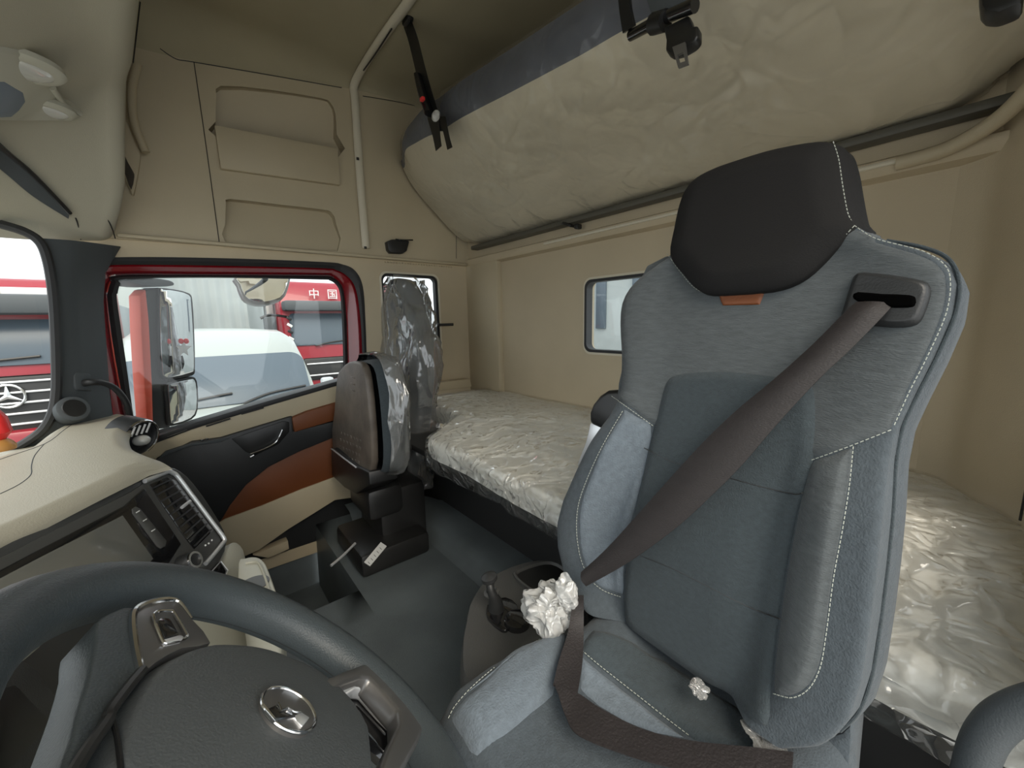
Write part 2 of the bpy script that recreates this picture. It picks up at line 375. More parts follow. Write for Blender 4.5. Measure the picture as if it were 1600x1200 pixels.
lt.tube([ony(670, 508, 2.1), a, b], [.009, .008, .008], smooth=1); lt.box(ony(690, 507, 2.06), (.05, .014, .012), .004)
lt.build('latch', 'black', fr)

# upper wall: storage panel face with two pressed recesses
YU = 2.075
def xz(px, py, y=YU): p = ony(px, py, y); return (p[0], p[2])
rec1 = [xz(*p) for p in smoothpoly([(338, 214), (337, 190), (338, 150), (345, 134), (420, 140), (500, 153), (516, 160), (524, 178), (526, 210), (528, 246)], 2)]
rec2 = [xz(*p) for p in smoothpoly([(352, 378), (352, 350), (353, 318), (360, 311), (430, 319), (500, 327), (518, 332), (525, 350), (528, 392), (440, 385)], 2)]
struct('wall_passenger_upper', holed([(-0.30, 1.775), (1.42, 1.80), (1.42, 2.64), (-0.30, 2.64)], [rec1, rec2], lambda x, z: (x, YU, z), (0, .012, 0)), 'wall2')
def recess(poly, dtop, dbot, nm):
    zs = [p[1] for p in poly]; z0, z1 = min(zs), max(zs); mb = MB()
    A = [(x, YU+.003, z) for x, z in poly]; B = [(x, YU+dbot+(dtop-dbot)*(z-z0)/(z1-z0), z) for x, z in poly]
    mb.grid([A+[A[0]], B+[B[0]]]); n = len(B)
    b = bmesh.new(); f = b.faces.new([b.verts.new(Vector(p)) for p in B]); bmesh.ops.triangulate(b, faces=[f]); mb.bm(b)
    struct(nm, mb, 'wall2')
recess(rec1, .02, .085, 'trim_1'); recess(rec2, .045, .012, 'trim_2')
UPL = Plane((0, YU, 0), (1, 0, 0), (0, 0, 1))
struct('trim_3', plate(UPL, [(335, 195), (528, 232), (532, 289), (345, 263)], -.004, .022, .004), 'wall2')
g = MB()
for seg in ([(303, 97), (323, 235), (343, 382)], [(250, 76), (275, 92), (303, 97), (420, 117), (534, 137)], [(567, 150), (615, 158), (662, 168)], [(713, 350), (713, 404)]):
    g.tube([ony(x, y, YU-.001) for x, y in seg], .0016, n=6)
struct('trim_4', g, 'black')
g = MB().box((0.60, 2.068, 1.787), (1.50, .03, .014), .005); struct('trim_5', g, 'wall2')          # lip under the panel
g = MB()
for k in range(26): g.box((0.86+k*.016, 2.088, 1.772), (.010, .012, .006), .001)
struct('trim_6', g, 'wall')                                                                     # row of clips under the lip
# ceiling trim profile running over the roof and down the wall
g = MB(); q = [onz(660, -36, 2.588), onz(640, 0, 2.588), onz(600, 55, 2.588), onz(566, 107, 2.588)]+[ony(553, 135, 2.055), ony(555, 160, 2.062), ony(560, 240, 2.064), ony(566, 320, 2.064), ony(572, 388, 2.064)]
g.tube(q, .019, n=12, flat=(1, .6)); struct('trim_7', g, 'jam')
g = MB()
for p in ((559, 248), (571, 387)): g.box(ony(*p, 2.048), (.012, .006, .012), .001)
g.tube([onz(612, 45, 2.572), onz(588, 82, 2.572), onz(568, 110, 2.572)], .003, n=6)
struct('trim_8', g, 'black')
# ceiling with a coved edge
rows = []
for i in range(41):
    x = -0.35+1.85*i/40; zs = 2.445+.125*sm(0, 1.1, x+.1)
    rows.append([(x, -.45, 2.60), (x, 1.2, 2.60)]+[(x, 1.94+(YU-1.94)*math.sin(a), 2.60-(2.60-zs)*(1-math.cos(a))) for a in np.linspace(0, math.pi/2, 10)])
up = MB().grid(rows); up.grid([[(x, y, z+.03) for x, y, z in r] for r in rows]); struct('ceiling', up, 'headliner', sharp=60)

# rear wall
RW = rrect(0.60, 1.306, 1.19, 1.622, .035)
struct('wall_rear', holed([(-0.16, 0.85), (2.12, 0.85), (2.12, 1.80), (-0.16, 1.80)], [RW], lambda y, z: (XR, y, z), (.06, 0, 0)), 'wall')
fr = thing('window_2', (1.41, 0.9, 1.306), None, None); fr['kind'] = 'structure'
RWi = rrect(0.612, 1.318, 1.178, 1.610, .028)
ringloop(rrect(0.590, 1.296, 1.200, 1.632, .04), RW, lambda y, z: (1.396, y, z), (.012, 0, 0)).build('window_surround', 'jam', fr)
ringloop(RW, RWi, lambda y, z: (1.392, y, z), (.04, 0, 0)).build('window_frame', 'rubber', fr)
MB().prism([(1.425, y, z) for y, z in RWi], (.004, 0, 0)).build('pane', 'glass', fr)
struct('trim_9', MB().box((1.395, 1.955, 1.33), (.06, .32, .93), .016), 'wall2')                # corner column
g = MB()
# upper rear wall and the rounded shelf moulding under it
prof = [(1.40, 1.775), (1.365, 1.782), (1.352, 1.80), (1.352, 1.815), (1.366, 1.822), (1.372, 1.85), (1.375, 2.0), (1.39, 2.62)]
g.grid([[(x, y, z) for x, z in prof] for y in np.linspace(-.12, 2.10, 30)])
struct('wall_rear_upper', g, 'wall')
g = MB().tube([(1.350, y, 1.805) for y in (.16, .8, 1.4)], .006, n=8, smooth=2); struct('trim_10', g, 'jam')
g = MB().box((1.345, 1.0, 1.868), (.05, 1.95, .022), .006); struct('trim_11', g, 'rail')     # dark hinge rail under the upper bunk
# driver side: rounded column and sleeper side wall
pl_ = [(1.42, .16), (1.40, .10), (1.375, .05), (1.32, .015), (1.27, -.02), (1.235, -.05), (1.20, -.075), (1.12, -.095), (0.95, -.105), (.80, -.108), (0.62, -.11)]
pl_ = smoothpoly(pl_, 4, False)
g = MB(); g2 = MB(); wz = (.3, .9, 1.22, 1.70, 1.80, 2.1, 2.62)
for (xa, ya), (xb, yb) in zip(pl_[:-1], pl_[1:]):
    for za, zb in zip(wz[:-1], wz[1:]):
        if za == 1.22 and .66 < (xa+xb)/2 < 1.10: continue      # the small sleeper window opposite the one on the passenger side
        for o_ in (0, .03): (g if (xa+xb)/2 < 1.14 else g2).add([(xa+o_*.3, ya-o_, za), (xb+o_*.3, yb-o_, za), (xb+o_*.3, yb-o_, zb), (xa+o_*.3, ya-o_, zb)], [(0, 1, 2, 3)])
struct('wall_driver', g, 'wall'); struct('trim_21', g2, 'wall')
g = MB().tube([(1.205, -.062, 1.05), (1.205, -.062, 1.35)], .002, n=6, smooth=1); struct('trim_12', g, 'black')
g = MB().tube([(1.352, .20, 1.80), (1.345, .12, 1.805), (1.31, .05, 1.83), (1.25, .0, 1.87), (1.18, -.05, 1.90), (1.0, -.08, 1.92)], .016, n=10); struct('trim_13', g, 'wall2')

# floor, raised border, foot well
g = MB()
g.grid([[(x, y, FZ) for y in np.linspace(.28, 1.44, 8)] for x in np.linspace(-.30, .40, 8)])
g.grid([[(x, y, FZ) for y in np.linspace(.0, 2.1, 8)] for x in np.linspace(.40, 1.0, 6)])
g.grid([[(-.30, 1.44, FZ), (.40, 1.44, FZ)], [(-.30, 1.47, .12), (.40, 1.47, .12)], [(-.30, 2.12, .12), (.40, 2.12, .12)]])
g.grid([[(.40, 1.44, FZ), (.40, 2.1, FZ)], [(.39, 1.44, .12), (.39, 2.1, .12)]])
g.grid([[(-.30, .28, FZ), (.42, .28, FZ)], [(-.30, .26, .12), (.42, .26, .12)], [(-.30, -.15, .12), (.42, -.15, .12)]])
g.grid([[(.42, -.15, .12), (.42, .28, .12)], [(.42, -.15, FZ), (.42, .28, FZ)]])
# bolster of the mat along the bunk base
rows = []
for i in range(16):
    y = .75+1.0*i/15; lip = .10
    rows.append([(.95-.19, y, FZ+.001), (.95-.165, y, FZ+.012), (.95-.14, y, FZ+.045), (.95-.10, y, FZ+.066), (.95-.04, y, FZ+.072), (.97, y, FZ+.074)])
for i in range(1, 12):
    a = math.radians(90*i/11); y = 1.75
    cx, cy = .76-.22, 1.75; 
    rr_ = [.22, .245, .27, .31, .37, .40]; hh = [.001, .012, .045, .066, .072, .074]
    rows.append([(cx+r*math.cos(a), cy+r*math.sin(a)*.8, FZ+h) for r, h in zip(rr_, hh)])
g.grid(rows)
g.grid([[(-.30, 2.12, .12), (1.0, 2.12, .12)], [(-.30, 2.13, .50), (1.0, 2.13, .50)]])
g.grid([[(-.30, -.15, .10), (-.30, 2.13, .10)], [(-.32, -.15, .60), (-.32, 2.13, .60)]])
struct('floor', g, 'floor')
g = MB().box((0.975, 1.0, 0.66), (.05, 2.18, .46), .008); g.box((.84, 1.0, .905), (.24, 2.16, .03), .01)
struct('trim_14', g, 'base')                                                                    # bunk base front

# A pillar (passenger side)
left = [(62, 372), (72, 400), (80, 440), (85, 500), (87, 560), (88, 610), (84, 645), (70, 672), (40, 698)]
right = [(188, 385), (178, 402), (163, 425), (160, 470), (163, 520), (166, 560), (170, 610), (176, 660), (186, 700)]
rows = []
for l_, r_ in zip(left, right):
    A = ony(*l_, 1.93); B = ony(*r_, 2.085); m_ = (A+B)/2+np.array([.0, -.035, 0])
    rows.append([A+np.array([-.01, .03, 0]), A, A*.7+B*.3+np.array([.01, -.022, 0]), m_+np.array([0.005, .008, 0]), A*.25+B*.75+np.array([0, -.012, 0]), B, B+np.array([0, .03, 0])])
struct('trim_15', MB().grid(rows), 'pillar')
g = MB().tube([ony(x, y, 1.925) for x, y in [(0, 350), (38, 362), (62, 378), (74, 405), (82, 450), (86, 505), (88, 560), (88, 610), (82, 645), (66, 672), (36, 694), (0, 712)]], .013, n=8)
struct('trim_16', g, 'rubber')
g = MB().tube([ony(x, y, 2.07) for x, y in [(143, 445), (146, 500), (149, 560), (152, 620), (156, 680)]], .010, n=8); struct('trim_17', g, 'rubber')
# windscreen
rows = []
for i in range(13):
    t = i/12; z = 1.0+.95*t; lean = .10*t
    c = [(-.325, 1.95), (-.36, 1.92), (-.42, 1.86), (-.52, 1.76), (-.66, 1.58), (-.76, 1.3), (-.80, .9), (-.80, .4), (-.80, -.1)]
    rows.append([(x+lean*(.1 if y > 1.8 else .5), y, z) for x, y in c])
w = tag(MB().grid(rows).build('window_3', 'glass'), kind='structure')
# overhead header: smooth beige moulding above the windscreen
def hz(x, y):
    b_ = 1.845+.255*sm(-.50, -.06, x)+.02*sm(-.2, -.05, x)
    k = sm(1.62, 2.06, y); return b_*(1-k)+(1.752+.03*sm(-.4, 0, x))*k
def xed(y): return float(np.interp(y, [-.4, 1.15, 1.55, 1.88, 2.0, 2.09], [-.02, -.03, -.075, -.145, -.19, -.205]))
xs = np.linspace(-.62, -.055, 22); ys = list(np.linspace(-.4, 1.5, 12))+list(np.linspace(1.55, 2.09, 22))
rows = []
for y in ys:
    k = sm(1.8, 2.06, y); r_ = [(x, y, hz(x, y)) for x in -.62+(xs+.62)*(xed(y)+.62)/(-.055+.62)]
    xe = xed(y); ze = hz(xe, y)
    for a in np.linspace(.15, math.pi/2, 6): r_.append((xe+.05*math.sin(a), y, ze+.05*(1-math.cos(a))))
    for t in np.linspace(.15, 1, 6): r_.append((xe+.05+.03*math.sin(t*3), y, ze+.05+(2.60-ze-.05)*t))
    rows.append(r_)
struct('trim_18', MB().grid(rows), 'header', sharp=70)
HD = lambda px, py, dz=0: (lambda d: next((EYE+d*k for k in np.linspace(.5, 4, 1400) if (EYE+d*k)[2] >= hz((EYE+d*k)[0], (EYE+d*k)[1])-dz), EYE+d*2))(ray(px, py))

# ================================================================== passenger door
door = thing('door_1', (0.23, 2.1, 0.40), None, None); door['kind'] = 'structure'
def band(A, ya, B, yb): return [[ony(*a, ya) for a in A], [ony(*b, yb) for b in B]]
sA, sB, sC, sD = (smoothpoly(q, 5, False) for q in (L0, L1, L2, L3))
m1_ = MB().grid([[ony(*p, 2.098) for p in sA], [ony(*p, 2.094) for p in [((a[0]+b[0])/2, (a[1]+b[1])/2) for a, b in zip(sA, sB)]], [ony(*p, 2.104) for p in sB], [ony(*p, 2.16) for p in sB]])
m1_.grid([[ony(*p, 2.148) for p in sC], [ony(*p, 2.138) for p in [((a[0]+b[0])/2, (a[1]+b[1])/2) for a, b in zip(sC, sD)]], [ony(*p, 2.146) for p in sD], [ony(*p, 2.18) for p in sD]])
m1_.build('weather_seal', 'rubber', door)
mid = [((a[0]*.45+b[0]*.55), (a[1]*.45+b[1]*.55)) for a, b in zip(sB, sC)]
mq = [((a[0]*.8+b[0]*.2), (a[1]*.8+b[1]*.2)) for a, b in zip(sB, sC)]
MB().grid([[ony(*p, 2.112) for p in sB], [ony(*p, 2.108) for p in mq], [ony(*p, 2.124) for p in mid], [ony(*p, 2.150) for p in sC], [ony(*p, 2.17) for p in sC]]).build('window_frame', 'red', door)
MB().prism([ony(*p, 2.165) for p in sD], (0, .004, 0)).build('pane', 'glass', door)
DP = Plane((0, 2.06, 0), (1, 0, 0), (0, 0, 1))
MB().prism([(-.36, 2.10, .36), (.66, 2.10, .36), (.66, 2.10, 1.10), (.55, 2.10, 1.14), (-.20, 2.10, 1.03), (-.36, 2.10, 1.03)], (0, .05, 0), .004).build('door_shell', 'charcoal', door)
pl0 = plate(DP, [(150, 745), (170, 716), (225, 697), (300, 668), (400, 636), (526, 600), (580, 582), (600, 600), (600, 630), (528, 646), (455, 668), (300, 706), (240, 735), (200, 800), (150, 800)], -.10, 0, .010)
pl0.build('window_sill', 'wall2', door)
plate(DP, [(228, 688), (300, 662), (400, 632), (526, 596), (600, 575), (600, 580), (526, 603), (400, 640), (300, 671), (230, 698)], -.09, .004, .003).build('glass_seal', 'rubber', door)
g = MB()
for x0, y0, x1, y1 in ((262, 683, 292, 672), (322, 666, 360, 654), (377, 647, 412, 637)): g.tube([DP.px(x0, y0, .003), DP.px(x1, y1, .003)], .0035, n=8, smooth=1)
g.build('sill_slots', 'black', door)
plate(DP, [(232, 730), (246, 716), (300, 690), (345, 684), (400, 667), (450, 652), (458, 650), (459, 674), (527, 657), (600, 640), (600, 668), (527, 682), (468, 706), (420, 730), (385, 758), (360, 790), (345, 816), (300, 830), (232, 830)], -.05, .018, .008).build('upper_trim', 'charcoal', door)
plate(DP, [(456, 653), (480, 643), (527, 629), (600, 607), (600, 634), (527, 656), (460, 676)], -.03, .027, .007).build('armrest_pad', 'orange', door)
plate(DP, [(330, 830), (350, 795), (368, 768), (395, 742), (430, 716), (470, 698), (527, 680), (600, 660), (600, 735), (527, 748), (470, 768), (410, 794), (352, 815)], -.05, .006, .006).build('door_insert', 'orange', door)
plate(DP, [(330, 825), (352, 811), (410, 790), (470, 765), (527, 744), (600, 728), (600, 772), (524, 782), (450, 828), (405, 860), (360, 880), (320, 890)], -.05, .012, .006).build('lower_trim', 'wall2', door)
plate(DP, [(395, 868), (450, 845), (452, 858), (420, 872)], -.04, .010, .003).build('kick_trim', 'wall', door)
plate(DP, [(362, 686), (390, 676), (443, 658), (452, 660), (452, 675), (436, 694), (398, 712), (384, 706)], .012, .022, .003).build('handle_bezel', 'black', door)
hd = MB(); hd.tube([DP.px(x, y, .032) for x, y in [(391, 709), (415, 700), (430, 691), (436, 682), (441, 671)]], [.005, .006, .008, .009, .008], n=10, flat=(1, .5))
hd.tube([DP.px(391, 714, .026), DP.px(397, 711, .026)], .005, smooth=1)
hd.build('door_handle', 'chrome', door)
plate(DP, [(248, 716), (258, 706), (298, 693), (360, 684), (345, 691), (300, 697)], .004, .024, .003).build('switch_panel', 'pillar', door)
g = MB(); 
for (x, y) in ((315, 688), (323, 686)): g.box(DP.px(x, y, .026), (.012, .006, .006), .002)
g.build('window_switch', 'gloss', door)

# grab handle and tweeter on the A pillar
t = thing('pillar_grab_bar', ony(150, 600, 2.06), 'grey curved grab handle on the pillar left of the red door frame', 'handle')
AP = Plane(ony(120, 560, 2.0), ony(170, 560, 2.085)-ony(120, 560, 2.0), (0, 0, 1))
plate(AP, [(117, 584), (140, 584), (140, 612), (117, 612), (114, 608), (114, 590)], -.01, .028, .004).build('mount', 'pillar', t)
MB().tube([AP.px(126, 600, .02), AP.px(138, 598, .045), AP.px(156, 598, .055), AP.px(173, 604, .06), AP.px(186, 618, .06), AP.px(193, 634, .055), AP.px(195, 652, .04)], [.014, .012, .010, .010, .010, .010, .010], n=12).build('grip', 'charcoal', t)
t = thing('tweeter_speaker', ony(110, 645, 1.98), 'small round grey speaker at the foot of the pillar beside the windscreen', 'speaker')
c = ony(112, 640, 1.93); a_ = unit([.5, -.8, .35])
MB().lathe([(.040, -.04), (.044, 0), (.041, .014), (.032, .018)], c, a_).build('housing', 'pillar', t)
MB().lathe([(.031, .017), (.028, .020), (.001, .021)], c, a_).build('grille', 'black', t)

# ================================================================== overhead header fittings
t = thing('overhead_console', HD(50, 130), 'cream overhead console with two round reading lamps above the windscreen', 'overhead console')
def onhead(px, py, d=0): p = HD(px, py, d); return p
def headplate(pp, h0, h1, nm, m, bev=.003, par=None):
    P = [onhead(*p, .0) for p in pp]; c = sum(P)/len(P); P0 = [p+np.array([0, 0, -h0]) for p in P]
    return MB().prism(P0, (0.0, 0, -(h1-h0)), bev).build(nm, m, par or t)
headplate([(-60, 70), (0, 72), (40, 80), (78, 96), (96, 110), (92, 122), (82, 128), (92, 150), (124, 168), (126, 178), (110, 184), (60, 180), (20, 182), (-60, 180)], -.01, .010, 'panel', 'cream')
headplate([(-40, 120), (5, 118), (34, 136), (38, 150), (28, 164), (16, 174), (-40, 176)], .009, .013, 'display', 'bluegrey', .001)
for px, py, r in ((34, 106, .066), (74, 172, .052)):
    c = onhead(px, py)+np.array([0, 0, .002]); 
    hb = MB().lathe([(r, .012), (r+.003, .0), (r-.004, -.007), (r*.78, -.008)], c, (0, 0, 1), 36).build('lamp_housing', 'cream', t)
    MB().ball(c-np.array([0, 0, .005]), (r*.76, r*.76, .010), u=28, v=12).build('lamp_lens', 'lens', hb)
MB().tube([onhead(80, 128)-np.array([0, 0, .012]), onhead(100, 155)-np.array([0, 0, .012]), onhead(124, 172)-np.array([0, 0, .008])], .007, n=10).build('trim_bead', 'cream', t)
t = thing('sun_visor', HD(50, 280), 'long black roller sun visor strip under the overhead moulding', 'sun visor')
A = [onhead(x, y)-np.array([0, 0, .004]) for x, y in [(-70, 165), (0, 222), (55, 270), (108, 326)]]; B = [onhead(x, y)-np.array([0, 0, .004]) for x, y in [(-70, 205), (0, 258), (50, 300), (106, 336)]]
MB().strip(A, B, (0, 0, 1), .016).build('cassette', 'pillar', t)
MB().tube([p-np.array([0, 0, .010]) for p in A], .006, n=8).build('edge_bar', 'black', t)
g = MB(); g.tube([onhead(x, y)-np.array([0, 0, .001]) for x, y in [(118, 340), (122, 352), (126, 374)]], .002, n=6)
g.tube([onhead(x, y)-np.array([0, 0, .001]) for x, y in [(168, 342), (175, 356), (180, 372)]], .002, n=6); struct('trim_19', g, 'black')
# open cubby at the end of the header, with a net
t = thing('storage_cubby', ony(205, 300, 2.07), 'small almond-shaped open cubby with dark netting at the end of the header', 'cubby')
CB = Plane((0, 2.068, 0), (1, 0, 0), (0, 0, 1))
out = smoothpoly([(197, 190), (205, 205), (214, 228), (219, 240), (217, 262), (209, 303), (203, 296), (194, 275), (187, 252), (185, 236), (190, 212)], 3)
plate(CB, out, -.01, .014, .003).build('rim', 'wall2', t)
plate(CB, smoothpoly([(197, 194), (212, 228), (216, 240), (214, 262), (208, 296), (197, 272), (189, 250), (187, 236)], 3), .012, .016, .0).build('back_panel', 'wall', t)
plate(CB, smoothpoly([(189, 226), (194, 240), (200, 254), (208, 268), (210, 276), (205, 296), (197, 276), (189, 254), (186, 238)], 2), .015, .019, .0).build('net', 'mesh', t)
MB().tube([ony(x, y, 2.03) for x, y in [(215, 100), (208, 128), (206, 160), (211, 195), (222, 225), (228, 238)]], .013, n=10).build('edge_moulding', 'wall2', t)
g = MB().tube([ony(x, y, 1.9) for x, y in [(219, 3), (213, 55), (208, 98)]], .002, n=6); struct('trim_20', g, 'black')

# ================================================================== lower bunk mattress
mt = thing('bunk_mattress', (1.05, 1.0, .92), 'long pale mattress in clear plastic lying on the lower bunk behind the seats', 'mattress')
def mz(x, y):
    z = 1.048-.045*sm(.95, .70, x)
    z += .006*ns(x, y, 0, 5)+.003*ns(x, y, 2, 14)
    z -= .02*sm(1.9, 2.08, y)
    return z
def xfront(y): return .705-.02*sm(1.2, .55, y)+.22*sm(1.39, 1.50, y)+.01*ns(0, y, 3, 4)
rows = []
for i in range(75):
    y = -.08+2.15*i/74; xf = xfront(y); r_ = []
    for j in range(36):
        u = j/35; x = 1.39-(1.39-xf-.02)*u
        yy_ = max(y, float(np.interp(x, [.9, 1.1, 1.2, 1.26, 1.32, 1.375, 1.40], [-.085, -.085, -.06, -.01, .025, .06, .11])))
        r_.append((x, yy_, mz(x, yy_)))
    z0 = mz(xf+.02, y)
    for a in np.linspace(0.2, math.pi/2, 6): r_.append((xf+.02-.03*math.sin(a), y, z0-.03*(1-math.cos(a))))
    r_ += [(xf-.008+.004*ns(y, 1, 1, 9), y, z0-.055), (xf+.0, y, z0-.085), (xf+.05, y, z0-.10)]
    rows.append(r_)
MB().grid(rows).build('pad', 'mattress', mt)
rows2 = []
for i, r_ in enumerate(rows):
    y = r_[0][1]; q = []
    for k, (x, yy, z) in enumerate(r_):
        w = .005+.006*abs(ns(x, yy, 1, 9))+.006*abs(ns(x, yy, 7, 22))
        if k > 34: q.append((x-w-.006, yy, z+.004))
        else: q.append((x, yy, z+w))
    x, yy, z = q[-4]; hang = .012+.022*(1+ns(y, 3, 3, 4))+.010*ns(y, 9, 1, 17)+.02*sm(1.0, 1.4, y)
    q = q[:-2]+[(x-.004+.016*ns(y, 4, 2, 12), yy, z-.035), (x+.006+.020*ns(y, 6, 2, 9), yy, z-.06-hang*.5), (x+.02+.02*ns(y, 8, 2, 8), yy, z-.06-hang)]
    rows2.append(q)
MB().grid(rows2).build('plastic_cover', 'film', mt, sharp=180)
t = thing('bunk_rest', ony(700, 612, 2.05), 'low beige ledge block behind the wrapped passenger seat', 'ledge')
MB().prism([ony(x, y, 2.03) for x, y in [(668, 600), (735, 592), (737, 604), (668, 614)]], (0, .066, 0), .004).build('block', 'wall2', t)

# ================================================================== upper bunk
ub = thing('upper_bunk', (1.2, 1.0, 1.9), 'large cream upper bunk wrapped in plastic, strapped up against the roof', 'bunk')
H0 = np.array([1.37, 0, 1.885])
def ubp(u, y):
    """u 0 at the wall hinge .. 1 at the front edge; y along the bunk"""
    # front edge measured: higher towards the passenger side
    k = (y-.60)/(1.5-.60); xf, zf = .905-.01*(1-k), 2.125+.10*k
    return H0[0]+(xf-H0[0])*u, H0[2]+.0*(1-u)+(zf-H0[2])*u
rows = []; ny = 80; nu = 44
def yend_u(y):
    # rounded passenger-side end: how far the panel reaches at this y
    return 1-.14*sm(1.80, 2.06, y)**2, .05*sm(1.80, 2.09, y)
for i in range(ny+1):
    y = .02+2.04*i/ny; u1, u0 = yend_u(y); r_ = []
    for j in range(nu+1):
        u = u0+(u1-u0)*j/nu; x, z = ubp(u, y)
        e = min(j, nu-j)/nu; belly = .030*(1-(2*j/nu-1)**4)
        z -= belly; x -= belly*.4
        ey = .05*(1-sm(.02, .14, y))+.015*sm(1.95, 2.06, y)
        z += ey+.006*ns(x, y, 1, 6)
        yy_ = max(y, float(np.interp(x, [1.2, 1.26, 1.32, 1.375, 1.40], [-.06, 0, .03, .07, .12])))
        r_.append((x, yy_, z))
    x, y_, z = r_[-1]
    hgt = .13*(1-.55*sm(1.6, 2.05, y))
    for a in (.25, .6, 1.0): r_.append((x-.012*math.sin(a*math.pi)*1.0-.0, y, z+hgt*a*.95))
    r_.append((x+.10, y, z+hgt+.03)); r_.append((r_[0][0], y, r_[0][2]+.17))
    rows.append(r_)
full = rows
MB().grid([r_[:nu+1] for r_ in full]).build('underside', 'bunk', ub, sharp=180)
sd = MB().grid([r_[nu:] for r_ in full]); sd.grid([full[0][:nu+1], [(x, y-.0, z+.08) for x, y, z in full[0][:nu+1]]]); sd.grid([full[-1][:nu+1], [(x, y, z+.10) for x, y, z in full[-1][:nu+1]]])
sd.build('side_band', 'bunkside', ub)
cv = []
for r_ in full:
    q = []
    for k, (x, y, z) in enumerate(r_[:nu+4]):
        w = .004+.010*abs(ns(x, y, 3, 7))+.005*abs(ns(x, y, 5, 20))
        q.append((x-w*.4 if k <= nu else x-w-.003, y, z-w if k <= nu else z))
    cv.append(q)
MB().grid(cv).build('plastic_cover', 'film_bunk', ub, sharp=180)
# loose film rising off the front edge towards the roof
# straps
def uedge(px, py): return onx(px, py, .90)
st = thing('bunk_strap', onx(640, 30, .78), 'black bunk strap with a red release button hanging from the roof rail at left', 'strap')
P = [(634, 30), (645, 60), (655, 100), (664, 140), (675, 180), (684, 205)]
D = [.80, .81, .82, .83, .845, .85]
A = [onx(x-8, y, d) for (x, y), d in zip(P, D)]; B = [onx(x+8+max(0, (y-100)*.05), y, d) for (x, y), d in zip(P, D)]
MB().strip(A, B, (-.8, -.5, 0), .003).build('webbing', 'black', st)
A = [onx(x, y, .845) for x, y in [(668, 185), (676, 212), (681, 236)]]; B = [onx(x, y, .845) for x, y in [(686, 185), (688, 212), (690, 228)]]
MB().strip(A, B, (-.8, -.5, 0), .003).build('tail', 'black', st)
A = [onx(x, y, .845) for x, y in [(686, 182), (694, 212), (699, 234)]]; B = [onx(x, y, .845) for x, y in [(696, 182), (702, 212), (707, 230)]]
MB().strip(A, B, (-.8, -.5, 0), .003).build('tail', 'black', st)
MB().box(onx(637, 30, .80), (.03, .055, .035), .010).build('anchor', 'black', st)
bk = MB().tube([onx(654, 118, .815), onx(662, 150, .82), onx(672, 178, .83)], [.022, .026, .028], n=12, flat=(1, .55)).build('buckle', 'gloss', st)
MB().box(onx(660, 155, .795), (.014, .022, .014), .004).build('release_button', 'redplastic', bk)
MB().ball(onx(681, 181, .80), (.012, .024, .018), u=12, v=8).build('plastic_wrap', 'film_milk', st)
# centre retaining belt with steel tongue
st = thing('bunk_latch_belt', onx(1040, 50, .85), 'wide black bunk safety belt with a roller bar and steel tongue at top centre', 'safety belt')
A = [onx(x, y, .80) for x, y in [(1000, -30), (1012, 2), (1022, 30)]]; B = [onx(x, y, .80) for x, y in [(1068, -30), (1072, 2), (1078, 24)]]
MB().strip(A, B, (-.9, 0, -.4), .004, bow=.004).build('webbing', 'pillar', st)
MB().tube([onx(985, 56, .80), onx(1030, 32, .785), onx(1086, 8, .77)], [.010, .011, .012], n=12).build('roller_bar', 'gloss', st)
MB().tube([onx(1020, 38, .785), onx(1040, 32, .780)], .018, n=12, smooth=1).build('clamp', 'black', st)
A = [onx(x, y, .79) for x, y in [(966, -20), (970, 20), (975, 52)]]; B = [onx(x, y, .79) for x, y in [(984, -20), (986, 12), (992, 40)]]
MB().strip(A, B, (-.9, 0, -.4), .010).build('side_bracket', 'black', st)
BL = Plane(onx(1062, 60, .79), (0, -1, 0), (.35, 0, 1))
plate(BL, [(1036, 42), (1076, 22), (1082, 40), (1090, 38), (1090, 56), (1082, 66), (1062, 78), (1046, 82), (1039, 78), (1040, 62)], 0, .022, .005).build('retractor', 'black', st)
tg = [BL.ab(x, y, .024) for x, y in [(1052, 76), (1072, 68), (1077, 102), (1061, 108)]]; tgi = [BL.ab(x, y, .024) for x, y in [(1060, 88), (1069, 84), (1072, 98), (1064, 101)]]
ringloop(tg, tgi, lambda a, b: BL.pt(a, b, .024), BL.N*.004).build('tongue', 'smoked', st)
# small fittings
t = thing('bunk_clip', onx(893, 352, 1.32), 'small black clip under the rear edge of the upper bunk', 'clip')
g = MB(); g.box(onx(888, 351, 1.33), (.03, .055, .012), .003, R=Matrix.Rotation(.4, 3, 'X')); g.box(onx(903, 354, 1.335), (.03, .02, .02), .004); g.build('clip_body', 'black', t)
t = thing('bunk_bracket', onx(1560, 5, .9), 'black bracket at the driver-side end of the upper bunk', 'bracket')
UR = Plane(onx(1560, 5, .85), (0, -1, 0), (.3, 0, 1)); plate(UR, [(1529, -20), (1532, 8), (1538, 17), (1560, 18), (1600, 2), (1600, -20)], 0, .03, .006).build('bracket_body', 'black', t)
t = thing('coat_hook', ony(625, 384, 2.07), 'small black coat hook on the side panel above the little window', 'hook')
UH = Plane((0, 2.06, 0), (1, 0, 0), (0, 0, 1))
plate(UH, [(605, 377), (612, 374), (632, 374), (640, 377), (636, 392), (630, 396), (611, 395), (607, 390)], -.02, .02, .004).build('hook_body', 'black', t)
MB().tube([UH.px(618, 374, .015), UH.px(630, 375, .03), UH.px(645, 375, .03)], .004, n=8).build('prong', 'gloss', t)

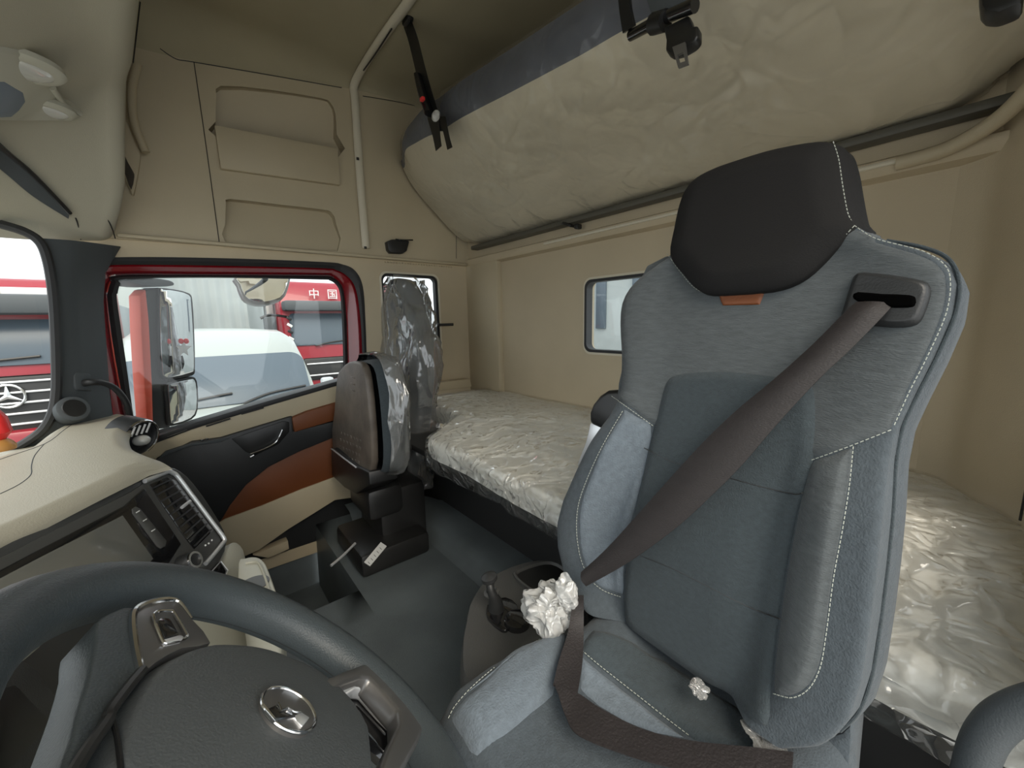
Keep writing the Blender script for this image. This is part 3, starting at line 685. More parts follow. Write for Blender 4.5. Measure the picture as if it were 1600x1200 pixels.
# ================================================================== dashboard
ds = thing('dashboard', onz(150, 760, 1.05), 'cream dashboard with dark screen panel and tall air vent ahead of the steering wheel', 'dashboard')
DT = Plane((0, 0, 1.12), (1, 0, 0), (0, 1, 0))
top = [(-150, 900), (0, 833), (100, 786), (200, 739), (232, 724), (255, 717), (268, 716), (245, 708), (226, 701), (208, 692), (200, 680), (201, 668), (212, 658), (208, 646), (190, 643), (165, 644), (120, 652), (80, 668), (40, 695), (0, 708), (-150, 765)]
def dhz(a, b): return .022*math.exp(-((b-1.75)/.35)**2)+.006*math.exp(-((a+.15)/.08)**2)
tp = patch(DT, [(x, y) for x, y in top], dhz, lift=0, edge=-.030, rim=.030, n=60, m=40, k=3)
tp.build('dash_top', 'dash', ds)
g = MB()
for seg in ([(-60, 742), (0, 718), (69, 694), (100, 672), (124, 655)], [(69, 694), (54, 712), (49, 728), (48, 742), (30, 757), (0, 772)]):
    P = [DT.pt(*DT.hit(x, y, dhz), dhz(*DT.hit(x, y, dhz))+.0003) for x, y in smoothpoly(seg, 4, False)]
    g.tube(P, .0009, n=6, smooth=1)
g.build('panel_gaps', 'pillar', ds)
MB().prism([(-.80, -.2, .50), (-.80, 1.75, .50), (-.45, 2.07, .50), (-.24, 2.07, .50), (-.22, 1.7, .50), (-.20, 1.40, .50), (-.46, .90, .50), (-.46, -.2, .50)], (0, 0, .585), .01).build('dash_body', 'dash', ds)
SA = np.array([-.278, 1.027, 1.12]); SB = np.array([-.087, 1.337, 1.12]); ta = unit(SB-SA); nh = np.array([ta[1], -ta[0], 0]); SP = Plane(SA, ta, unit(-np.array([nh[0]*.42, nh[1]*.42, -1])))
plate(SP, smoothpoly([(-80, 890), (0, 850), (100, 803), (200, 755), (238, 737), (264, 728), (284, 735), (305, 755), (332, 793), (352, 828), (356, 850), (346, 876), (322, 912), (300, 950), (260, 990), (100, 1010), (-80, 1010)], 2), -.22, 0, .010, seg=4).build('centre_stack', 'dashgrey', ds)
plate(SP, [(-60, 905), (0, 872), (205, 768), (228, 753), (262, 741), (276, 748), (345, 842), (343, 860), (318, 893), (290, 935), (-60, 960)], -.01, .004, .002).build('fascia', 'fascia', ds)
sc_ = plate(SP, [(-40, 912), (55, 862), (195, 790), (226, 762), (284, 850), (262, 884), (240, 925), (-40, 960)], .0, .008, .003).build('screen_bezel', 'gloss', ds)
plate(SP, [(-40, 925), (60, 872), (192, 805), (240, 873), (205, 908), (170, 940), (-40, 955)], .007, .0095, .001).build('screen', 'screen', sc_)
plate(SP, [(207, 795), (213, 791), (220, 795), (261, 845), (259, 853), (252, 857), (246, 853), (208, 802)], .007, .0105, .0015).build('touch_buttons', 'fascia', sc_)
for x, y in ((215, 800), (226, 813), (239, 829)): 
    MB().tube([SP.px(x-2, y+1, .012), SP.px(x+3, y-2, .012)], .0012, n=6, smooth=1).build('button_icon', 'label', sc_)
ch = [(226, 752), (245, 744), (262, 737), (270, 739), (278, 745), (300, 774), (330, 814), (350, 841), (347, 850), (334, 866), (321, 881)]
MB().tube([SP.px(x, y, .008) for x, y in ch], .0055, n=10, smooth=4).build('chrome_trim', 'satin', ds)
vt = plate(SP, [(234, 757), (262, 745), (276, 751), (334, 828), (304, 858), (286, 835), (255, 790)], .002, .006, .001).build('air_vent', 'gloss', ds)
g = MB()
for k in range(10):
    t = k/9; a = np.array([238+66*t, 763+90*t]); b_ = np.array([268+62*t, 749+78*t])
    g.tube([SP.px(*a, .010), SP.px(*b_, .010)], [.0032, .0032], n=8, smooth=1, flat=(1, .5))
g.build('vent_slats', 'charcoal', vt)
MB().tube([SP.px(284, 793, .018), SP.px(297, 783, .018)], .004, n=8, smooth=1).build('vent_tab', 'satin', vt)
kn = MB().lathe([(.024, -.002), (.023, .020), (.020, .028)], SP.px(287, 883, .006), SP.N, 28).build('volume_knob', 'charcoal', ds)
MB().lathe([(.0205, .026), (.020, .031), (.015, .031), (.015, .028)], SP.px(287, 883, .006), SP.N, 28, cap=False).build('knob_ring', 'chrome', kn)
plate(SP, [(319, 905), (345, 876), (357, 892), (344, 920), (330, 926)], -.004, .010, .003).build('switch_block', 'gloss', ds)
MB().tube([SP.px(x, y, .010) for x, y in [(321, 904), (345, 877), (356, 891), (350, 905)]], .0016, n=6, smooth=1).build('switch_trim', 'satin', ds)
plate(SP, [(240, 910), (262, 889), (276, 914), (270, 930), (238, 930)], .003, .0045, .0).build('usb_pocket', 'black', ds)
g = MB()
for x, y in ((321, 852), (326, 849), (331, 844)): g.box(SP.px(x, y, .0045), (.004, .004, .004), .001)
g.build('vent_icons', 'label', ds)
plate(SP, smoothpoly([(270, 930), (340, 895), (356, 858), (366, 846), (377, 852), (385, 872), (388, 930), (405, 990), (430, 1090), (420, 1130), (250, 1130), (240, 1000)], 2), -.24, -.012, .012).build('lower_console', 'cream', ds)
# instrument side seen through the wheel
IP = Plane(onx(60, 1100, -.20), (0, 1, 0), (-.35, 0, 1))
plate(IP, [(-150, 930), (60, 930), (150, 960), (230, 1000), (230, 1260), (-150, 1260)], -.05, 0, .004).build('instrument_panel', 'fascia', ds)
plate(IP, [(-60, 1030), (25, 1020), (60, 1045), (118, 1125), (60, 1230), (-60, 1230)], -.01, .012, .005).build('cluster_frame', 'console', ds)
plate(IP, [(-40, 1090), (24, 1070), (79, 1127), (24, 1195), (-40, 1230)], .010, .014, .001).build('cluster_screen', 'black', ds)
plate(IP, [(20, 1007), (48, 994), (65, 1009), (39, 1031)], .0, .014, .002).build('vent_light_panel', 'cream', ds)
kn = MB().lathe([(.020, 0), (.019, .014)], IP.px(128, 1048, .002), IP.N, 24).build('dimmer_knob', 'black', ds)
MB().lathe([(.0185, .013), (.018, .017), (.014, .017), (.014, .014)], IP.px(131, 1045, .002), IP.N, 24, cap=False).build('knob_ring', 'chrome', kn)
# door side vent on the dash corner
VP_ = Plane(ony(217, 683, 1.74), unit([.5, .5, 0]), unit([.15, -.15, 1]))
vt = MB().lathe([(.060, -.06), (.062, 0), (.056, .008), (.050, .004), (.046, -.008)], VP_.O, VP_.N, 32).build('side_vent', 'charcoal', ds)
MB().tube([VP_.pt(.056*math.cos(a), .056*math.sin(a), .008) for a in np.linspace(-1.2, 2.2, 12)], .004, n=8, smooth=1).build('chrome_ring', 'chrome', vt)
MB().ball(VP_.pt(0.005, -.012, .004), (.024, .024, .018)).build('centre_cap', 'lens', vt)
g = MB()
for k in range(4): g.tube([VP_.pt(-.03+.016*k, .012, .006), VP_.pt(-.018+.016*k, .042, .006)], .003, n=6, smooth=1)
g.build('fins', 'label', vt)
# cup holder tray
CT = Plane((0, 0, .84), (1, 0, 0), (0, 1, 0))
cu = plate(CT, smoothpoly([(372, 880), (383, 872), (400, 870), (412, 877), (420, 893), (438, 945), (438, 965), (428, 978), (392, 978), (376, 940)], 3), -.22, 0, .012, seg=3); cu = cu.build('cup_holder_tray', 'cream', ds)
MB().lathe([(.032, .0005), (.0319, .0025), (.001, .0025)], CT.px(397, 913), (0, 0, 1), 28).build('cup_hole', 'fascia', cu)
MB().tube([CT.px(x, y, .002) for x, y in [(384, 880), (400, 878), (408, 886), (420, 920), (430, 952)]], .003, n=8).build('tray_rim', 'cream', cu)
# red ornament at the windscreen
t = thing('dash_ornament', ony(2, 700, 1.75), 'little red ornament on a golden foot at the left end of the dash', 'ornament')
c = ony(-4, 704, 1.70); MB().lathe([(.034, 0), (.036, .01), (.030, .022), (.022, .03)], c, (0, 0, 1), 24).build('foot', 'gold', t)
MB().lathe([(.018, .028), (.034, .05), (.030, .09), (.018, .115), (.004, .12)], c, (0, 0, 1), 24).build('body', 'redplastic', t)

# ================================================================== steering wheel
WC = np.array([.018, .388, 1.076]); sw = thing('steering_wheel', WC-np.array([0, 0, .16]), 'dark grey steering wheel with chrome emblem, seen from above', 'steering wheel')
c45 = math.cos(math.radians(45)); WP = Plane(WC, (0, 1, 0), (-c45, 0, c45))
def circ(r, h=0, n=64): return [WP.pt(r*math.cos(2*math.pi*k/n), r*math.sin(2*math.pi*k/n), h) for k in range(n)]
MB().tube(circ(.225), .0275, n=20, closed=True, smooth=1).build('rim', 'wheel', sw)
MB().tube(circ(.205, -.0135), .0035, n=8, closed=True, smooth=1).build('rim_seam', 'charcoal', sw)
hubf = lambda a, b: .026-.6*(a*a+(b-.02)**2)
hl = [WP.hit(x, y, hubf) for x, y in [(168, 1126), (186, 1088), (211, 1055), (246, 1022), (298, 1000), (350, 995), (404, 1002), (456, 1020), (508, 1048), (556, 1092), (588, 1140)]]
# close the pad along the lower edge, in wheel coordinates
hubpoly = smoothpoly(hl, 3, False)
hubpoly += [(-.05, -.10), (-.10, -.075), (-.13, -.02), (-.13, .06), (-.10, .125), (-.065, .143)]
ed = edist(np.array(hubpoly)); rows = []
for b, a0, a1 in scan(hubpoly, 60):
    r_ = []
    for j in range(41):
        u = .5-.5*math.cos(math.pi*j/40); a = a0+(a1-a0)*u; d = ed(a, b); r_.append(WP.pt(a, b, hubf(a, b)-.030+.030*math.sqrt(min(1, d/.014))))
    rows.append(r_)
hubo = MB().grid(rows).build('airbag_pad', 'hub', sw, sharp=180)
MB().lathe([(.085, -.07), (.095, -.02), (.10, .012)], WP.pt(-.01, .02, -.02), WP.N, 32).build('hub_base', 'charcoal', sw)
MB().tube([WP.pt(0, 0, -.05), WP.pt(0, -.02, -.32)], .045, n=20, smooth=1).build('column', 'charcoal', sw)
ec = WP.hit(447, 1115, hubf); ez = hubf(*ec)+.001; er = .0275
em = MB().lathe([(er, -.004), (er, .002), (er*.9, .003), (.001, .0035)], WP.pt(ec[0], ec[1], ez), WP.N, 40).build('emblem', 'smoked', sw)
MB().tube([WP.pt(ec[0]+er*math.cos(t), ec[1]+er*math.sin(t), ez+.003) for t in np.linspace(0, 2*math.pi, 41)[:-1]], .0016, n=8, closed=True, smooth=1).build('emblem_ring', 'chrome', em)
def epl(pp, h0, h1, nm, m): plate(WP, [(402+(x-925)*.4375+1, 880+y*.4375+0) for x, y in pp], ez+h0, ez+h1, .0006).build(nm, m, em)
def ept(pp, r, nm): MB().tube([WP.px(402+(x-925)*.4375+1, 880+y*.4375, ez+.0045) for x, y in pp], r, n=8, smooth=1).build(nm, 'chrome', em)
ept([(940, 508), (966, 540), (984, 562), (1020, 556), (1052, 550)], .0019, 'emblem_stroke')
ept([(998, 500), (1008, 527), (1030, 519), (1052, 532), (1078, 536)], .0013, 'emblem_stroke')
epl([(1052, 545), (1082, 532), (1110, 550), (1084, 582), (1066, 564)], .002, .0055, 'emblem_facet', 'satin')
epl([(966, 516), (1000, 502), (1010, 530), (1040, 522), (1052, 544), (990, 554)], .002, .0040, 'emblem_facet', 'gloss')
MB().tube([WP.px(x, y, .022) for x, y in [(222, 1048), (200, 1074), (172, 1112), (168, 1126), (145, 1160), (118, 1202), (80, 1270)]], .004, n=8).build('pad_gap', 'black', sw)
MB().tube([WP.pt(*WP.hit(x, y, hubf), hubf(*WP.hit(x, y, hubf))-.0005) for x, y in [(176, 1120), (184, 1150), (190, 1200), (198, 1260)]], .0016, n=8).build('pad_gap', 'black', sw)
sp = plate(WP, smoothpoly([(150, 972), (175, 955), (212, 948), (240, 1000), (224, 1050), (172, 1116), (118, 1202), (60, 1300), (20, 1290), (95, 1200), (122, 1110), (140, 1050), (150, 1000)], 2), -.020, .016, .008, seg=3); sp.build('spoke', 'wheel', sw)
bp = plate(WP, smoothpoly([(208, 966), (211, 954), (224, 945), (240, 941), (258, 938), (274, 939), (284, 946), (300, 966), (330, 1004), (285, 1012), (245, 1034), (222, 1052), (213, 1040), (209, 1005)], 2), -.01, .017, .004).build('button_pod', 'smoked', sw)
MB().tube([WP.px(x, y, .017) for x, y in [(219, 1050), (211, 1015), (207, 980), (208, 960), (217, 949), (236, 941), (260, 937), (280, 941), (300, 966)]], [.0032]*7+[.002, .001], n=8).build('pod_trim', 'chrome', bp)
sq = [(240, 966), (242, 958), (250, 955), (266, 955), (273, 959), (291, 990), (291, 996), (284, 1000), (262, 1005), (254, 1001)]
MB().tube([WP.px(x, y, .019) for x, y in sq], .0016, n=8, closed=True, smooth=3).build('switch_bezel', 'chrome', bp)
plate(WP, [(247, 968), (252, 964), (263, 964), (268, 967), (281, 990), (258, 996)], .014, .022, .002).build('rocker_switch', 'gloss', bp)
plate(WP, [(256, 998), (282, 991), (289, 994), (286, 999), (262, 1004)], .016, .021, .0015).build('rocker_edge', 'satin', bp)
fr_ = [(500, 1063), (540, 1046), (572, 1035), (590, 1037), (604, 1047), (636, 1081), (664, 1112), (667, 1126), (655, 1158), (628, 1208), (598, 1240), (585, 1225), (602, 1176), (624, 1130), (622, 1108), (600, 1083), (578, 1059), (566, 1056), (540, 1066), (518, 1079)]
rs = plate(WP, fr_, -.008, .018, .005, seg=3).build('spoke', 'smoked', sw)
plate(WP, [(515, 1080), (562, 1055), (578, 1058), (623, 1108), (620, 1124), (600, 1104), (572, 1074), (558, 1072), (528, 1090)], -.012, .006, .004).build('spoke_inner_edge', 'satin', rs)
plate(WP, [(535, 1092), (556, 1076), (570, 1078), (618, 1132), (604, 1176), (560, 1130)], -.03, -.012, .004).build('spoke_hole_shade', 'gloss', rs)  # black block put in for the dark hole inside the spoke

# ================================================================== driver seat
seat = thing('driver_seat', (.35, .28, .45), 'grey cloth driver seat with a black integrated headrest and white stitching', 'seat')
BP = Plane((.53, 0, .90), (0, 1, 0), (.2367, 0, .9716))
Lp = [(1045, 396), (1020, 413), (1000, 428), (978, 448), (966, 472), (963, 500), (965, 540), (967, 575), (963, 610), (950, 650), (932, 685), (908, 735), (888, 780), (879, 815), (880, 850), (890, 890), (905, 920), (925, 950), (945, 980), (965, 1010)]
Rp = [(1336, 352), (1370, 372), (1440, 391), (1478, 412), (1491, 440), (1484, 490), (1456, 555), (1426, 615), (1403, 665), (1392, 720), (1387, 800), (1379, 880), (1369, 960), (1355, 1050), (1336, 1108), (1312, 1134), (1290, 1146), (1240, 1150)]
Lab = sorted([BP.ab(x, y, .012) for x, y in Lp], key=lambda p: p[1]); Rab = sorted([BP.ab(x, y, .004) for x, y in Rp], key=lambda p: p[1])
def aL(b): return float(np.interp(b, [p[1] for p in Lab], [p[0] for p in Lab]))
def aR(b): return float(np.interp(b, [p[1] for p in Rab], [p[0] for p in Rab]))
def bhf(a, b):
    l, r = aL(b), aR(b); c = (l+r)/2; hw = max(.02, (l-r)/2); s = abs(a-c)/hw
    low = 1-sm(.30, .44, b)
    bul = .045*sm(.48, .80, s)*low
    shoulder = .012*sm(.5, .9, s)*(1-low)
    lum = .014*math.exp(-((b-.20)/.13)**2)*(1-sm(.3, .6, s))
    e = min(l-a, a-r); rr_ = .030 if a > c else .010
    rnd = rr_*(1-math.sqrt(max(0, 1-(1-min(1, max(0, e)/rr_))**2))) if e < rr_ else 0
    return bul+shoulder+lum-rnd*.9
b0 = min(Rab[0][1], Lab[0][1])-.01; b1 = BP.ab(1045, 396)[1]; b1 = max(Lab[-1][1], Rab[-1][1])
def backrow(b, th, f=bhf, l=None, r=None, n=40):
    l = aL(b) if l is None else l; r = aR(b) if r is None else r; top = []
    for j in range(n+1):
        u = .5-.5*math.cos(math.pi*j/n); a = r+(l-r)*u; top.append(BP.pt(a, b, f(a, b)))
    bk = [BP.pt(r+(l-r)*u, b, -th*(1-.35*abs(2*u-1)**3)) for u in (1, .97, .85, .6, .4, .15, .03, 0)]
    bk += [BP.pt(r-.011, b, -th*.45), BP.pt(r-.009, b, -th*.2), BP.pt(r-.003, b, -.006)]
    return top+bk
rows = []
for i in range(71):
    b = Rab[0][1]+(b1-Rab[0][1])*i/70; k = sm(0, .10, i/70); rows.append(backrow(b, .03+.075*k*(1-.3*sm(.7, 1, i/70))))
body = MB().grid(rows, True, True).build('backrest', 'fab_side', seat, sharp=55)
# upper cloth panel
up_ = [(1040, 400), (1003, 430), (983, 450), (971, 474), (968, 505), (970, 545), (970, 580), (964, 618), (990, 640), (1022, 664), (1140, 690), (1272, 716), (1335, 694), (1396, 672), (1422, 612), (1452, 553), (1479, 488), (1485, 442), (1474, 416), (1438, 396), (1370, 377), (1332, 356)]
patch(BP, up_, bhf, lift=.004, edge=-.003, rim=.010, k=2, n=70, m=50).build('upper_panel', 'fab_mid', seat, sharp=180)
cp = [(1033, 612), (1043, 590), (1060, 582), (1095, 578), (1140, 577), (1190, 582), (1240, 589), (1265, 595), (1277, 608), (1280, 650), (1276, 700), (1262, 750), (1245, 812), (1228, 900), (1214, 1000), (1204, 1090), (1198, 1138), (1150, 1100), (1090, 1062), (1035, 1020), (985, 985), (974, 960), (974, 910), (980, 860), (993, 790), (1008, 720), (1022, 660)]
def chf(a, b): return bhf(a, b)+.003
cpo = patch(BP, cp, chf, lift=.008, edge=-.006, rim=.016, k=2, n=80, m=40).build('centre_panel', 'fab_dark', seat, sharp=180)
def lines(segs, hf, up, r, nm, m, par, pl=BP):
    g = MB()
    for s_ in segs: g.tube([pl.pt(*pl.hit(x, y, hf), hf(*pl.hit(x, y, hf))+up) for x, y in smoothpoly(s_, 4, False)], r, n=6, smooth=1)
    return g.build(nm, m, par)
lines([[(1010, 700), (1060, 724), (1120, 740), (1180, 757), (1240, 771), (1256, 770)]], chf, .0074, .0010, 'panel_crease', 'charcoal', cpo)
lines([[(990, 862), (1050, 885), (1110, 915), (1170, 945), (1222, 965)]], chf, .0074, .0010, 'panel_crease', 'charcoal', cpo)
il = [(960, 626), (976, 638), (1000, 652), (1020, 666), (1012, 720), (995, 785), (980, 850), (975, 900), (974, 930), (945, 922), (925, 905), (912, 880), (905, 850), (903, 815), (908, 780), (925, 735), (945, 690), (972, 645)][1:]
patch(BP, il, bhf, lift=.006, edge=-.004, rim=.012, k=2).build('bolster_insert', 'fab_light', seat, sharp=180)
ir = [(1268, 720), (1300, 710), (1334, 698), (1328, 760), (1317, 830), (1304, 900), (1292, 990), (1283, 1040), (1266, 1073), (1240, 1088), (1208, 1082), (1213, 1010), (1226, 910), (1242, 820), (1256, 755)]
patch(BP, ir, bhf, lift=.006, edge=-.004, rim=.012, k=2).build('bolster_insert', 'fab_mid', seat, sharp=180)
# headrest
hp = [(1044, 398), (1050, 355), (1058, 318), (1068, 294), (1084, 276), (1112, 261), (1150, 248), (1200, 233), (1250, 222), (1285, 218), (1300, 222), (1308, 240), (1313, 270), (1319, 305), (1326, 335), (1336, 353), (1296, 395), (1256, 432), (1215, 450), (1165, 457), (1110, 459), (1086, 450), (1066, 428)]
hab = smoothpoly([BP.ab(x, y, .02) for x, y in hp], 3); S = np.array(hab); ed = edist(S); rows = []
hd_part = [q for q in hab]
def hhf(a, b):
    d = ed(a, b); c = math.exp(-((a-S[:, 0].mean())/.10)**2)
    return .010+.018*math.sqrt(min(1, d/.03))+.004*c
bsplit = BP.ab(1190, 400)[1]
for b, a0, a1 in scan(hab, 54):
    r_ = []
    for j in range(31):
        u = .5-.5*math.cos(math.pi*j/30); a = a0+(a1-a0)*u; r_.append(BP.pt(a, b, hhf(a, b)))
    th = .085 if b > b1-.03 else .0
    r_ += [BP.pt(a0+(a1-a0)*u, b, -th*(1-.3*abs(2*u-1)**3)) for u in (1, .97, .8, .5, .2, .03, 0)]
    sk = .014 if th else 0
    r_ += [BP.pt(a0-sk*.9, b, -th*.6), BP.pt(a0-sk, b, -th*.3), BP.pt(a0-sk*.6, b, .0)]
    rows.append(r_)
hdo = MB().grid(rows, True, True).build('headrest', 'head', seat, sharp=50)
# stitching
stitches(BP, [(1044, 398), (1066, 428), (1086, 450), (1110, 459), (1165, 457), (1215, 450), (1256, 432), (1296, 395), (1335, 354)], lambda a, b: bhf(a, b)+.003, up=.002).build('stitching', 'stitch', hdo)
stitches(BP, [(1303, 224), (1311, 250), (1317, 290), (1325, 333), (1335, 352)], lambda a, b: .012, up=.002).build('stitching', 'stitch', hdo)
g = stitches(BP, [(1338, 356), (1372, 376), (1440, 394), (1474, 414), (1485, 440), (1479, 490), (1451, 555), (1421, 614), (1398, 665)], bhf, up=.0055)
g.build('stitching', 'stitch', seat); g = stitches(BP, [(1385, 378), (1440, 388), (1480, 405), (1496, 440), (1489, 490), (1461, 556), (1431, 615), (1408, 665), (1397, 720), (1392, 800), (1384, 880), (1374, 960), (1360, 1050), (1340, 1108), (1312, 1138)], lambda a, b: -.004, up=.0)
g.build('stitching', 'stitch', seat); g = stitches(BP, [(1272, 718), (1300, 708), (1335, 695), (1398, 670)], bhf, up=.005)
g.build('stitching', 'stitch', seat); g = stitches(BP, [(959, 620), (990, 642), (1022, 665)], bhf, up=.005)
g.build('stitching', 'stitch', seat); g = stitches(BP, [(1334, 700), (1328, 760), (1317, 830), (1304, 900), (1292, 990), (1283, 1040), (1266, 1073), (1240, 1088), (1210, 1082)], bhf, up=.004)
g.build('stitching', 'stitch', seat); g = stitches(BP, [(974, 644), (947, 690), (925, 735), (908, 780), (903, 815), (905, 850), (912, 880), (925, 905), (945, 922), (972, 932)], bhf, up=.004)
g.build('stitching', 'stitch', seat)
MB().tube([BP.pt(*BP.ab(x, y, -.004), -.004) for x, y in [(1385, 376), (1440, 386), (1481, 404), (1498, 440), (1492, 490), (1464, 556), (1434, 615), (1411, 665), (1400, 720), (1395, 800), (1387, 880), (1377, 960), (1363, 1050), (1342, 1110), (1312, 1142)]], .0022, n=8).build('piping', 'fab_dark', seat)
uh = lambda a, b: bhf(a, b)+.004
plate_tag = patch(BP, [(1123, 459), (1195, 456), (1192, 464), (1187, 476), (1130, 478), (1126, 470)], uh, lift=.003, edge=0, rim=.003, k=1, n=12, m=16).build('brand_tag', 'orange', seat)
plate_tag.name = 'leather_tab'; plate_tag['label'] = 'small brown leather tab'
gd = patch(BP, [(1330, 440), (1338, 428), (1352, 425), (1400, 430), (1442, 438), (1455, 447), (1456, 462), (1449, 485), (1440, 503), (1425, 511), (1395, 513), (1350, 508), (1315, 498), (1317, 480)], uh, lift=.010, edge=-.004, rim=.006, k=2).build('belt_guide', 'charcoal', seat, sharp=180)
patch(BP, [(1334, 466), (1343, 459), (1380, 462), (1425, 464), (1434, 471), (1432, 481), (1420, 485), (1380, 484), (1342, 475)], uh, lift=.0125, edge=.008, rim=.003, k=2).build('guide_slot_shade', 'slotshade', gd, sharp=180)
# cushion
CPn = Plane((0, 0, .90), (1, 0, 0), (0, 1, 0))
eL = [CPn.ab(x, y, .02) for x, y in [(660, 1122), (672, 1106), (715, 1070), (760, 1038), (810, 1010), (850, 995), (900, 982)]]
cedge = sorted([(a, b) for a, b in eL]+[(-.02, .40), (.12, .455), (.56, .42)], key=lambda p: p[0])
def yl(a): return float(np.interp(a, [p[0] for p in cedge], [p[1] for p in cedge]))
def cz(a, b):
    l, r = yl(a), .055; c = (l+r)/2; hw = (l-r)/2; s = abs(b-c)/hw
    e = min(l-b, b-r); rd = .030; rnd = rd*(1-math.sqrt(max(0, 1-(1-min(1, max(0, e)/rd))**2))) if e < rd else 0
    return .030*sm(.35, .75, s)-.01*(1-sm(0, .5, s))-rnd-.03*sm(.25, .205, a)
rows = []
for i in range(60):
    a = .208+.372*i/59; l = yl(a); r = .055; r_ = [CPn.pt(a, r+(l-r)*(.5-.5*math.cos(math.pi*j/36)), cz(a, r+(l-r)*(.5-.5*math.cos(math.pi*j/36)))) for j in range(37)]
    r_ += [CPn.pt(a, l-.005, -.10), CPn.pt(a, (l+r)/2, -.12), CPn.pt(a, r+.005, -.10)]; rows.append(r_)
MB().grid(rows, True, True).build('seat_cushion', 'fab_side', seat, sharp=60)
lp = [(702, 1128), (712, 1108), (735, 1082), (765, 1055), (800, 1029), (832, 1010), (858, 998), (884, 1000), (880, 1025), (868, 1062), (866, 1088), (830, 1118), (790, 1152), (745, 1187), (722, 1160)]
patch(CPn, lp, cz, lift=.005, edge=-.004, rim=.010, k=2).build('cushion_insert', 'fab_light', seat, sharp=180)
patch(CPn, [(926, 984), (955, 988), (990, 1003), (1040, 1033), (1090, 1064), (1150, 1103), (1200, 1138), (1175, 1168), (1130, 1172), (1080, 1156), (1040, 1126), (1000, 1095), (960, 1063), (930, 1040), (908, 1020), (912, 1000)], cz, lift=.006, edge=-.004, rim=.012, k=1).build('cushion_centre', 'fab_dark', seat, sharp=180)
patch(CPn, [(908, 1024), (930, 1043), (962, 1068), (1000, 1098), (1040, 1130), (1075, 1155), (1025, 1147), (975, 1128), (935, 1104), (906, 1078)], cz, lift=.004, edge=-.003, rim=.008, k=1).build('cushion_strip', 'fab_light', seat, sharp=180)
g = stitches(CPn, [(702, 1126), (712, 1108), (735, 1082), (765, 1055), (800, 1029), (832, 1010), (858, 998), (884, 1000)], cz, up=.0065)
g.build('stitching', 'stitch', seat); g = stitches(CPn, [(910, 1022), (932, 1041), (962, 1065), (1000, 1095), (1040, 1127), (1075, 1154)], cz, up=.006); g.build('stitching', 'stitch', seat)
MB().box((.39, .25, .76), (.36, .36, .06), .02).box((.38, .26, .60), (.32, .30, .30), .03).build('seat_base', 'black', seat)
AR = Plane(onx(935, 640, .70), (0, 1, 0), (.1, 0, 1))
plate(AR, [(920, 645), (925, 632), (936, 618), (948, 610), (975, 608), (990, 660), (980, 690), (920, 662)], -.05, .0, .010, seg=3).build('armrest', 'black', seat)
plate(AR, [(922, 660), (950, 668), (945, 700), (900, 730), (915, 690)], -.04, -.012, .004).build('armrest_stem', 'satin', seat)
# right lower side cover and recliner
plate(BP, [(1315, 1145), (1330, 1130), (1331, 1160), (1322, 1260), (1240, 1260), (1250, 1160), (1290, 1152)], -.10, -.02, .01).build('side_cover', 'fab_side', seat)
MB().box(onz(1235, 1170, .86), (.02, .03, .05), .005).build('belt_anchor', 'gloss', seat)
# belt
Ae = [(1338, 472), (1322, 486), (1268, 540), (1210, 592), (1150, 642), (1100, 690), (1050, 744), (1000, 800), (950, 855), (908, 894)]
Be = [(1398, 474), (1378, 496), (1330, 545), (1278, 594), (1215, 662), (1158, 728), (1110, 776), (1055, 826), (980, 880), (916, 916)]
n_ = len(Ae)
def bh(i): return .020+.062*(i/(n_-1))**.8
A = [BP.px(x, y, bh(i)) for i, (x, y) in enumerate(Ae)]; B = [BP.px(x, y, bh(i)) for i, (x, y) in enumerate(Be)]
sb = MB().strip(A, B, BP.N, .0015, bow=.006, sub=6, n=8).build('seat_belt', 'belt', seat)
BLT = A[-1]
def cu_(x, y, h): return CPn.px(x, y, h)
A = [BP.px(896, 930, .08), cu_(888, 985, .055), cu_(874, 1030, .046), cu_(864, 1072, .040)]; B = [BP.px(912, 930, .08), cu_(912, 985, .05), cu_(910, 1035, .036), cu_(902, 1086, .034)]
MB().strip(A, B, (-.5, -.2, .8), .0015, n=6).build('belt_tail', 'belt', sb)
A = [cu_(866, 1070, .042), cu_(902, 1083, .036), cu_(937, 1106, .036), cu_(1000, 1138, .034), cu_(1075, 1157, .034), cu_(1175, 1168, .034), cu_(1240, 1176, .03)]; B = [cu_(872, 1084, .040), cu_(884, 1120, .034), cu_(905, 1150, .034), cu_(985, 1182, .034), cu_(1060, 1202, .034), cu_(1160, 1222, .034), cu_(1235, 1240, .03)]
MB().strip(A, B, (0, 0, 1), .0015, n=6).build('lap_belt', 'belt', sb)
# plastic scraps at the seat crease
def scrap(pts, nm, m, r, amp, seed, par=None, info=None):
    c = sum(np.array(p) for p in pts)/len(pts); b = bmesh.new(); bmesh.ops.create_icosphere(b, subdivisions=4, radius=1)
    for v in b.verts:
        k = v.co.normalized(); q = k+Vector((ns(k.x, k.y+seed, k.z, 1.5), ns(k.y, k.z, k.x+seed, 1.5), ns(k.z+seed, k.x, k.y, 1.5)))*.3
        d = 1+amp*.55*ns(q.x+seed, q.y, q.z, 1.1)-amp*.55*abs(ns(q.x, q.y+seed, q.z, 1.9))+amp*.10*abs(ns(q.x, q.y, q.z+seed, 4))
        v.co = Vector((k.x*r[0]*d, k.y*r[1]*d, k.z*r[2]*d))+Vector([float(x_) for x_ in c])
    o = MB().bm(b).build(nm, m, par, sharp=60)
    if info: tag(o, *info)
    return o
wr = thing('plastic_wrap', BP.px(865, 972, .10), 'crumpled white plastic wrap bundled around the driver seat belt buckle', 'plastic wrap')
q1, q2, q3 = BP.px(858, 948, .10), BP.px(885, 928, .09), BP.px(838, 950, .10)
